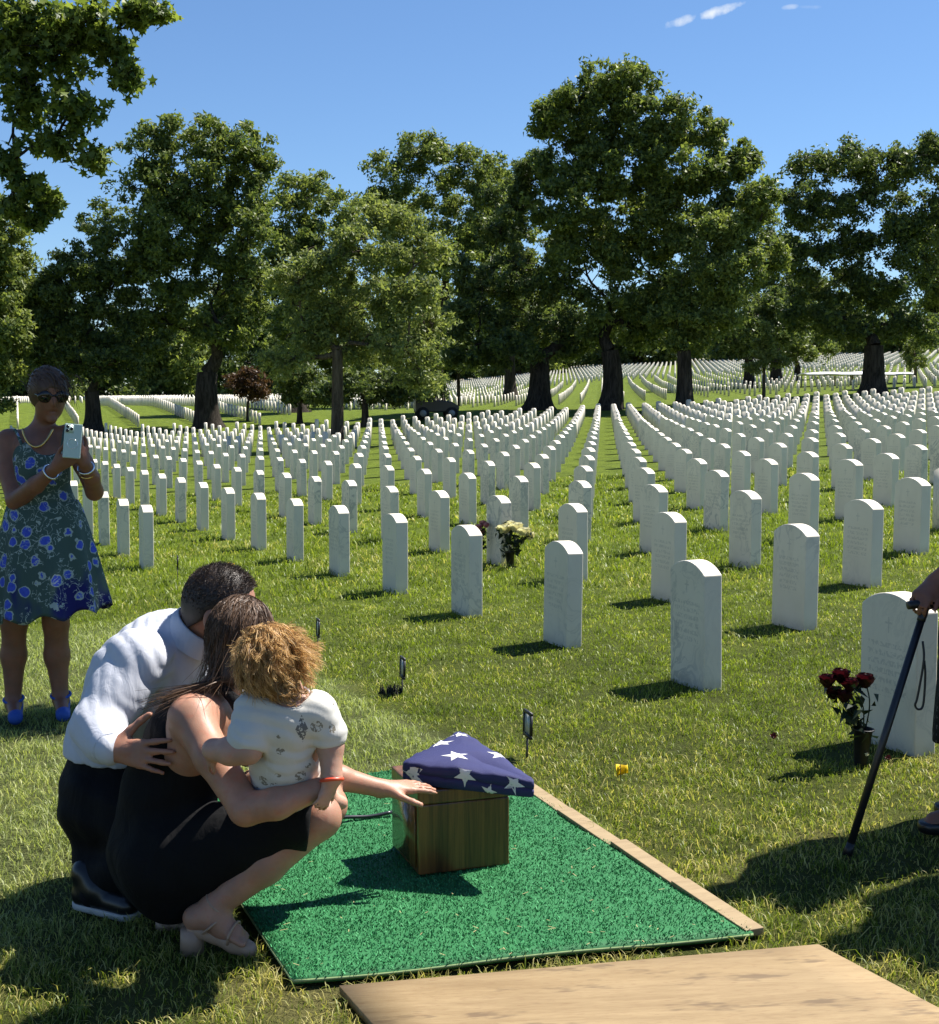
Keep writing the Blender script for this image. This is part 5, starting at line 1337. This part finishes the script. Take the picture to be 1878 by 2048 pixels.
    # locks: each a twist of strands that follows one waving guide line
    k = 13; t = np.linspace(0, 1, k); hc = head + [0, -.004, .006]; R = np.array([.075, .081, .080]); allP = []
    for _ in range(300):
        while True:
            d = r.normal(size=3); d /= np.linalg.norm(d)
            if d[2] > -.55 and not (d[1] > .35 and d[2] < .45): break
        down = np.array([.18, -.30, -1.0]); tang = down - d * (d @ down); tang /= np.linalg.norm(tang) + .15
        side = np.cross(d, tang); L = r.uniform(.05, .10); ph = r.uniform(0, 6.28); fq = r.uniform(6, 11); am = r.uniform(.004, .011)
        g0 = hc + d * R
        G = g0 + np.outer(t, tang) * L + np.outer(am * t * np.sin(fq * t + ph), side) + np.outer(am * .8 * t * np.cos(fq * t + ph), d)
        G += np.outer(t ** 2, np.array([.018, .004, .002])) * np.clip(d[0] + .35, 0, 1.3)
        vv = (G - hc) / R; ln = np.linalg.norm(vv, axis=1)[:, None]; G = hc + vv / ln * np.maximum(ln, 1.015 + .02 * r.random()) * R
        m_ = 15; off = r.normal(size=(m_, 1, 3)) * .0042 * (1 - .75 * t[None, :, None] ** 1.5) + r.normal(size=(m_, 1, 3)) * .0045 * (t[None, :, None] ** 3)
        allP.append(G[None] + off)
    v1, f1 = ribbons(np.concatenate(allP), .0017, r, .45)
    part("hair_strands", (v1, f1), M['hair_blond'], root, base, False)
    # ringlets at the nape and one on top
    for k_ in range(14):
        x0, y0, yy = (r.normal(558, 13), r.normal(1338, 8), 3.10) if k_ < 10 else (r.normal(505, 14), r.normal(1244, 5), 3.14)
        s0 = J(x0, y0, yy); nn_ = 26; tt = np.linspace(0, 1, nn_); rad = r.uniform(.007, .012); ph = r.uniform(0, 6)
        dirn = np.array([r.normal(.016, .012), r.normal(-.004, .006), -.035 if k_ < 10 else .002]); cu = MB()
        for q_ in range(5):
            cp = s0 + r.normal(size=3) * .0016 + np.outer(tt, dirn) + np.stack([rad * np.cos(tt * 9 + ph), .5 * rad * np.sin(tt * 9 + ph), rad * np.sin(tt * 9 + ph)], 1)
            cu.tube(cp, np.linspace(.0014, .0006, nn_), 4, False)
        cl = part("curl", (np.concatenate(cu.v), [np.concatenate(cu.q)]), M['hair_blond'], root, base); cl["kind"] = "stuff"
build_child()
# ---------------------------------------------------------------- the standing woman with the phone
def floral_material():
    m, nt, out = new_mat("floral_dress"); g = NT(nt); tc = g.n("ShaderNodeTexCoord"); ob = tc.outputs["Object"]
    wp = g.noise(ob, 9, 2); add = g.n("ShaderNodeVectorMath", operation='MULTIPLY_ADD'); g.l(wp.outputs[1], add.inputs[0]); add.inputs[1].default_value = (.035, .035, .035); g.l(ob, add.inputs[2])
    vo = g.n("ShaderNodeTexVoronoi"); vo.inputs["Scale"].default_value = 15; g.l(add.outputs[0], vo.inputs["Vector"])
    sc = g.n("ShaderNodeSeparateColor"); g.l(vo.outputs["Color"], sc.inputs[0])
    has = g.math('GREATER_THAN', sc.outputs[0], .22)
    petal = g.math('ADD', vo.outputs["Distance"], g.math('MULTIPLY', g.math('SUBTRACT', g.noise(ob, 55, 2).outputs[0], .5), .28))
    flower = g.math('MULTIPLY', g.math('LESS_THAN', petal, .34), has); edge = g.math('MULTIPLY', g.math('MULTIPLY', g.math('LESS_THAN', petal, .41), g.math('GREATER_THAN', petal, .335)), has)
    lace = g.math('MULTIPLY', g.math('LESS_THAN', g.math('ABSOLUTE', g.math('SUBTRACT', g.noise(add.outputs[0], 34, 2, .5, .5).outputs[0], .5)), .018), g.math('GREATER_THAN', g.noise(ob, 6.5, 2).outputs[0], .50))
    sep = g.n("ShaderNodeSeparateXYZ"); g.l(ob, sep.inputs[0])
    navy = g.math('MULTIPLY', g.smooth(g.noise(g.mapping(ob, (5, 5, 2)), 1.0, 2).outputs[0], .47, .55), g.smooth(sep.outputs[2], .80, .66))
    c = g.mix(navy, (.050, .085, .072), (.010, .011, .10))
    c = g.mix(flower, c, g.mix(g.noise(ob, 70, 2).outputs[0], (.024, .042, .30), (.07, .12, .60)))
    c = g.mix(g.math('MULTIPLY', g.math('MAXIMUM', edge, lace), .8), c, (.36, .42, .38))
    g.bsdf(out, c, .75, g.bump(g.noise(g.mapping(ob, (14, 14, 3)), 1, 3).outputs[0], .3, .02), Specular_IOR_Level=.2); return m
def build_standing_woman():
    gp = ground_at(70, 1412); Y = float(gp[1]); base = gp; r = np.random.default_rng(31)
    root = thing("person", "standing woman in blue floral dress and sunglasses photographing with a phone", "person", base)
    P = lambda x, y, dy=0.0: J(x, y, Y + dy)
    head = P(96, 778, -.02); neck0, neck1 = P(82, 850, .02), P(90, 815, .0)
    rs, ls = P(18, 868, .03), P(137, 858, .0)
    B = Body()
    B.chain([P(85, 1060), P(86, 980), P(82, 905)], [.15, .108, .115], .06).cone(rs, ls, .050, .050, .06).cone(P(82, 900, -.05), P(82, 925, -.07), .07, .07, .05)
    B.cone(P(80, 880), neck0, .09, .05, .05).cone(neck0, neck1, .050, .046, .02)
    hx, hs, hn = basis((.50, -.86, -.22), (0, 0, 1))          # facing the couple, towards us and to the right
    rot = np.stack([hs, hx, hn], 1)
    B.ell(head + hn * .02, (.074, .092, .098), .03, rot=rot).ell(head + hx * .03 - hn * .04, (.058, .062, .072), .03, rot=rot)
    B.ell(head + hx * .096 - hn * .012, (.011, .018, .022), .012, rot=rot).ell(head + hx * .083 - hn * .048, (.024, .012, .008), .01, rot=rot).ell(head + hx * .075 - hn * .095, (.022, .022, .018), .02, rot=rot)
    B.ell(head + hx * .087 - hn * .054, (.019, .008, .0025), .003, 's', rot=rot)
    for s_ in (-1, 1): B.ell(head + hs * s_ * .074 - hn * .005, (.010, .018, .03), .008, rot=rot)
    # arms: elbows bent, both hands at the phone
    e1, w1 = P(30, 985, -.10), P(108, 922, -.27); e2, w2 = P(186, 968, -.08), P(166, 912, -.25)
    B.chain([rs, P(18, 930, -.02), e1], [.055, .048, .040], .02).chain([e1, P(70, 955, -.2), w1], [.041, .038, .026], .015)
    B.chain([ls, P(165, 915, -.02), e2], [.052, .044, .038], .02).chain([e2, P(180, 940, -.17), w2], [.039, .036, .026], .015)
    hand(B, w1, P(142, 898, -.30) - w1, (.1, -.9, -.3), .95, (.45, .5, .55, .6), .08, 1, .6)
    hand(B, w2, P(143, 868, -.30) - w2, (.4, -.9, .1), .95, (.35, .4, .5, .55), .08, -1, .6)
    for k_, (kx, cx_, ax_, ay, fx, fy, dy) in enumerate(((28, 27, 26, 1378, 30, 1408, 0), (110, 112, 119, 1370, 124, 1402, .03))):
        B.chain([P(70 + 28 * (k_ * 2 - 1), 1090, dy), P(kx, 1225, dy), P(cx_, 1290, dy + .02), P(ax_, ay, dy)], [.088, .056, .055, .034], .03)
        an = P(ax_, ay, dy); to = P(fx, fy, dy - .13); to[2] = float(gz(to[0], to[1])) + .03
        B.cone(an, an + [0, .015, -.05], .034, .032, .02).cone(an - [0, 0, .02], to, .034, .026, .02)
    part("body", B.mesh(.0075), M['skin_tan'], root, base)
    # dress: fitted bodice with a deep neckline, full skirt
    D = Body()
    D.chain([P(86, 985), P(82, 905)], [.110, .118], .05).cone(P(82, 900, -.05), P(82, 925, -.065), .072, .074, .05).ell(P(84, 995), (.142, .118, .09), .04)
    D.ell(P(92, 862, -.10), (.085, .13, .085), .01, 's').cone(P(92, 885, -.22), P(86, 912, -.16), .055, .02, .01, 's').plane(P(82, 872), (0, 0, 1))
    part("bodice", D.mesh(.0055, None, .008), M_floral, root, base)
    zt, zb = P(85, 985)[2], P(85, 1205)[2]; cx, cy = P(86, 985)[0], Y; n, k = 120, 30; V_ = []
    a = np.arange(n) / n * 2 * math.pi
    cb = P(95, 1205)[0]
    for side in (0, 1):
        for j in range(k):
            t = j / (k - 1); prof = t ** .72
            ra = .155 + (.262 - .155) * prof; rb = .125 + (.25 - .125) * prof
            flu = 1 + .085 * t * np.sin(a * 9 + .6 * np.sin(a * 2)) + .03 * t * np.sin(a * 4 + 1)
            rr_ = flu - side * .012
            z = zt + (zb - zt) * t + .018 * t * np.sin(a * 9 + 1.0) + .02 * t * np.cos(a)
            V_.append(np.stack([cx + (cb - cx) * t + ra * rr_ * np.cos(a), cy + rb * rr_ * np.sin(a), z + side * .001], 1))
    V_ = np.concatenate(V_); i = np.arange(n); j2 = (i + 1) % n; F_ = []
    for side in (0, 1):
        for j in range(k - 1):
            o = (side * k + j) * n; q = np.stack([o + i, o + n + i, o + n + j2, o + j2], 1); F_.append(q if side == 0 else q[:, ::-1])
    o0, o1 = (k - 1) * n, (2 * k - 1) * n; F_.append(np.stack([o0 + i, o1 + i, o1 + j2, o0 + j2], 1))
    part("skirt", (V_, [np.concatenate(F_)]), M_floral, root, base)
    for x0, y0, x1, y1 in ((48, 890, 30, 838), (122, 880, 128, 834)):
        part("dress_strap", tube(curve_pts([P(x0, y0, -.10), P((x0 + x1) / 2, (y0 + y1) / 2 + 2, -.085), P(x1, y1 + 8, -.02), P(x1, y1 + 20, .06)], 5), .007, 6), M_floral, root, base)
    # hair pinned up
    H = Body(); H.ell(head + hn * .026 - hx * .012, (.090, .106, .108), .02, rot=rot).ell(head - hx * .10 + hn * .045, (.062, .058, .066), .03, rot=rot).ell(head + hx * .105 - hn * .045, (.064, .07, .098), .012, 's', rot=rot)
    part("hair", H.mesh(.005, waves(1.0, (60, 80, 40, 0, .002))), M['hair_updo'], root, base)
    nh = 1400; d = r.normal(size=(nh, 3)); d /= np.linalg.norm(d, axis=1)[:, None]; d = d[(d @ hn > -.3) & (d @ hx < .72)]; nh = len(d)
    rootp = head + hn * .026 - hx * .012 + ((d @ rot) * np.array([.092, .108, .110])) @ rot.T
    tg = head - hx * .11 + hn * .02; PP = np.stack([rootp * (1 - t) + tg * t + d * (.018 * math.sin(t * 3.1)) + r.normal(size=(nh, 3)) * .002 for t in np.linspace(0, 1, 9)], 1)
    fr = 70; st = head + hx * .05 + hn * .10 + r.normal(size=(fr, 3)) * .02 + np.outer(r.normal(size=fr) * .045, hs); Q = np.stack([st + (hx * .05 + hs * .05) * t - hn * (.12 * t * t) + r.normal(size=(fr, 3)) * .002 for t in np.linspace(0, 1, 9)], 1)
    v1, f1 = ribbons(np.concatenate([PP, Q]), .005, r)
    part("hair_strands", (v1, f1), M['hair_updo'], root, base, False)
    # sunglasses
    G_ = MB()
    gl = Body()
    for s_ in (-1, 1): gl.ell(head + hx * .088 + hs * s_ * .035 + hn * .012, (.034, .011, .028), .004, rot=rot)
    gl.cone(head + hx * .094 - hs * .012 + hn * .018, head + hx * .094 + hs * .012 + hn * .018, .004, .004, .004)
    for s_ in (-1, 1): gl.cone(head + hx * .078 + hs * s_ * .066 + hn * .018, head - hx * .01 + hs * s_ * .080 + hn * .012, .005, .0035, .004)
    part("sunglasses", gl.mesh(.003), M['lens_dark'], root, base)
    aa = np.linspace(.15, math.pi - .15, 24); nc = P(86, 850, -.02)
    part("necklace", tube(nc + np.stack([.068 * np.cos(aa), -.075 - .035 * np.sin(aa), .02 - .085 * np.sin(aa) ** 1.5], 1), .0055, 6), M['gold'], root, base)
    for e_, w_, f_, mt in ((e1, w1, .9, 'silver'), (e2, w2, .85, 'silver'), (e2, w2, .70, 'gold')):
        c_ = e_ + (w_ - e_) * f_; d_ = (w_ - e_) / np.linalg.norm(w_ - e_); s1 = np.cross(d_, [0, 0, 1]); s1 /= np.linalg.norm(s1); s2 = np.cross(d_, s1); ag = np.linspace(0, 2 * math.pi, 22)
        part("bracelet", tube(c_ + np.outer(np.cos(ag), s1) * .034 + np.outer(np.sin(ag), s2) * .034, .005, 6, False), M[mt], root, base)
    # shoes: blue peep toe wedges with an ankle strap
    for ax_, ay, fx, fy, dy in ((26, 1378, 30, 1408, 0), (119, 1370, 124, 1402, .03)):
        an = P(ax_, ay, dy); to = P(fx, fy, dy - .13); g_ = float(gz(to[0], to[1])); S = Body(); to[2] = g_ + .03; he = an + [0, .03, 0]; he[2] = g_ + .035
        S.cone(he, to, .028, .029, .02).cone(he + [0, 0, .03], an + [0, .016, -.018], .030, .033, .02).ell((he + to) / 2 + [0, -.012, .046], (.05, .05, .034), .008, 's').plane((0, 0, g_ + .002), (0, 0, -1))
        o = part("shoe", S.mesh(.005, None, .004), M['blue_suede'], root, base)
        ag = np.linspace(0, 2 * math.pi, 24); rg = an + [0, .005, .005] + np.stack([.043 * np.cos(ag), .043 * np.sin(ag), .01 * np.sin(ag)], 1)
        q = part("ankle_strap", tube(rg, .007, 8, False), M['blue_suede'], o, (0, 0, 0)); q.location = (0, 0, 0)
    # the phone is a thing of its own
    pc = P(143, 868, -.315); ph = thing("smartphone", "pale green phone with three lenses held up by the standing woman", "phone", pc, .28)
    ph.rotation_euler = (-.12, .1, .28)
    bm = bmesh.new(); bmesh.ops.create_cube(bm, size=1.0)
    for v in bm.verts: v.co = Vector((v.co.x * .074, v.co.y * .010, v.co.z * .150))
    link("case", bm_mesh(bm, bevel=.004, segs=3), M['phone_green'], ph)
    bump_ = MB(); bump_.box((-.017, -.0055, .052), (.034, .003, .036)); link("camera_bump", bump_.mesh(), M['phone_green'], ph)
    for lx, lz in ((-.025, .061), (-.025, .043), (-.008, .052)): link("lens", MB().tube([(lx, -.006, lz), (lx, -.0095, lz)], .0068, 14).mesh(True), M['lens_dark'], ph)
    ag = np.linspace(0, 2 * math.pi, 30); link("ring", tube_mesh(np.stack([.021 * np.cos(ag), np.full(30, -.0055), .021 * np.sin(ag) - .012], 1), .0012), M['silver'], ph)
def tube_mesh(p, r_): v, f = tube(p, r_, 6, False); return mesh_from(v, f, True)
M_floral = floral_material()
build_standing_woman()

# ---------------------------------------------------------------- the person with the cane at the right edge, and a mourner just outside the frame
def lace_material():
    m, nt, out = new_mat("black_lace"); g = NT(nt); tc = g.n("ShaderNodeTexCoord")
    nz = g.noise(tc.outputs["Object"], 75, 2).outputs[0]
    g.bsdf(out, g.mix(g.math('MULTIPLY', g.math('GREATER_THAN', nz, .63), .5), (.006, .006, .007), (.16, .16, .16)), .85, None, Specular_IOR_Level=.2); return m
def build_bystander(x, y, label, dress, seed, height=1.66, cane=False):
    g_ = float(gz(x, y)); base = np.array([x, y, g_]); r = np.random.default_rng(seed); s = height / 1.66
    root = thing("person", label, "person", base)
    q = lambda a, b, c: base + np.array([a, b, c]) * s
    B = Body(); head = q(-.03, 0, 1.54)
    B.chain([q(0, 0, .92), q(0, 0, 1.10), q(0, 0, 1.28)], [.15, .125, .13], .05).cone(q(0, -.17, 1.36), q(0, .17, 1.36), .055, .055, .05).cone(q(0, 0, 1.36), q(-.015, 0, 1.46), .06, .05, .03)
    B.ell(head + [0, 0, .01], (.092, .076, .105), .03).ell(head + [-.04, 0, -.05], (.06, .055, .065), .03).ell(head + [-.098, 0, -.015], (.02, .013, .02), .012)
    for sy in (-1, 1): B.ell(head + [.005, sy * .076, -.01], (.018, .009, .03), .006)
    fo = lambda sy: -.115 if (cane and sy < 0) else 0.0
    for sy in (-1, 1):
        B.chain([q(0, sy * .085, .90), q(-.01, sy * .085, .50), q(.01 + fo(sy) * .6, sy * .085, .28), q(.01 + fo(sy), sy * .085, .09)], [.095, .058, .054, .036], .03)
        B.cone(q(.01 + fo(sy), sy * .085, .07), q(-.13 + fo(sy), sy * .09, .035), .036, .028, .02).cone(q(.01 + fo(sy), sy * .085, .08), q(.04 + fo(sy), sy * .085, .04), .034, .03, .02)
        for k in range(5): B.cone(q(-.13 + fo(sy), sy * .09 + (-.024 + .012 * k), .032), q(-.165 + fo(sy) + .006 * abs(k - 1), sy * .09 + (-.028 + .014 * k), .024), .0105, .008, .006)
    if cane:
        grip = J(1812, 1190, 3.98); wrist = grip + np.array([.062, .055, .062]); elb = q(-.02, -.20, 1.06)
        B.chain([q(0, -.19, 1.36), elb, wrist], [.05, .040, .027], .02)
        hand(B, wrist, grip - wrist + np.array([-.02, -.02, .01]), (-.35, -.7, .75), .95, (.75, .8, .85, .9), .04, 1, .5, .3)
        B.chain([q(0, .19, 1.36), q(.02, .24, 1.08), q(-.05, .2, .84)], [.05, .04, .027], .02); hand(B, q(-.05, .2, .84), (-.1, -.1, -1), (0, 1, 0), .95, (.25, .25, .3, .3), .06, 1, .6)
    else:
        for sy in (-1, 1):
            B.chain([q(0, sy * .19, 1.36), q(.02, sy * .24, 1.08), q(-.06, sy * .2, .84)], [.05, .04, .027], .02); hand(B, q(-.06, sy * .2, .84), (-.1, 0, -1), (0, sy, 0), .95, (.25, .25, .3, .3), .06, -sy, .6)
    part("body", B.mesh(.009 if cane else .018), M['skin_tan'], root, base)
    D = Body(); D.chain([q(0, 0, .92), q(0, 0, 1.10), q(0, 0, 1.30)], [.15, .13, .135], .05).cone(q(0, -.165, 1.35), q(0, .165, 1.35), .06, .06, .05)
    if dress:
        D.chain([q(0, 0, .95), q(-.005, 0, .60), q(-.01, 0, .22)], [.16, .18, .20], .04).plane(q(0, 0, .29), (.12, 0, -1)).ell(q(-.03, 0, 1.48), (.09, .09, .1), .02, 's')
    else:
        D.plane(q(0, 0, .84), (0, 0, -1)).ell(q(-.03, 0, 1.48), (.08, .08, .09), .02, 's')
        for sy in (-1, 1): D.chain([q(0, sy * .19, 1.36), q(.02, sy * .24, 1.08), q(-.05, sy * .205, .88)], [.065, .055, .04], .02)
        T = Body(); T.cone(q(0, 0, .92), q(0, 0, .86), .145, .14, .04)
        for sy in (-1, 1): T.chain([q(0, sy * .085, .86), q(-.01, sy * .09, .50), q(.01, sy * .09, .08)], [.105, .078, .062], .03)
        part("trousers", T.mesh(.018, None, .005), M['trouser_black'], root, base)
    part("dress" if dress else "jacket", D.mesh((.012 if dress else .018), waves(1.0, (20, 60, 5, .3, .004)), .007), lace_material() if dress else M['trouser_black'], root, base)
    H = Body(); H.ell(head + [.02, 0, .025], (.10, .087, .105), .02).ell(head + [-.10, 0, -.05], (.075, .1, .09), .02, 's')
    if dress: H.cone(head + [.05, 0, -.02], q(.05, 0, 1.42), .07, .05, .03)
    part("hair", H.mesh(.009, waves(1.0, (60, 50, 40, 0, .003))), M['hair_updo'], root, base)
    for sy in (-1, 1):
        S = Body(); S.cone(q(.04 + fo(sy), sy * .085, .03), q(-.14 + fo(sy), sy * .09, .018), .035, .036, .02).plane(q(0, 0, .032 if dress else .08), (0, 0, 1)).plane(q(0, 0, .002), (0, 0, -1))
        if dress: S.cone(q(-.085 + fo(sy), sy * .05, .05), q(-.085 + fo(sy), sy * .13, .05), .012, .012, .01)
        part("shoe", S.mesh(.007, None, .004), M['leather_black'], root, base)
    return root
build_bystander(1.70, 4.12, "person in black lace dress leaning on a cane, mostly outside the right edge", True, 41, 1.66, True)
build_bystander(1.98, 3.74, "mourner in dark suit outside the right edge, seen only by the shadow", False, 42, 1.74)
build_bystander(2.42, 3.66, "second dark suited mourner outside the right edge, seen only by the shadow", False, 43, 1.70)
# the cane
tip, grip = ground_at(1667, 1684), J(1820, 1198, 3.98)
cn = thing("walking_cane", "slim black walking cane with wrist strap, leaning at the right edge", "cane", tip)
d = grip - tip
link("shaft", MB().tube([d * 0.015, d * .97], [.0118, .0118], 12).mesh(True), M['black_metal'], cn)
link("ferrule", MB().tube([d * 0, d * .05], [.015, .012], 12).mesh(True), M['pot_black'], cn)
hp = [d * .95, d * 1.0 + [0, 0, .004], d + [-.02, -.005, .014], d + [-.055, -.01, .012]]; hp2 = [d + [0, 0, .004], d + [.03, .01, .012], d + [.05, .015, .008]]
link("handle", MB().tube(curve_pts(hp, 5), .013, 10).tube(curve_pts(hp2, 5), .012, 10).mesh(True), M['pot_black'], cn)
s0 = J(1816, 1262, 3.965) - tip
lp = [s0, J(1818, 1300, 3.95) - tip, J(1806, 1370, 3.945) - tip, J(1801, 1388, 3.945) - tip, J(1808, 1396, 3.945) - tip, J(1817, 1386, 3.945) - tip, J(1821, 1330, 3.95) - tip, J(1819, 1300, 3.955) - tip]
link("wrist_strap", MB().tube(curve_pts(lp, 8), .0035, 6).mesh(True), M['pot_black'], cn)
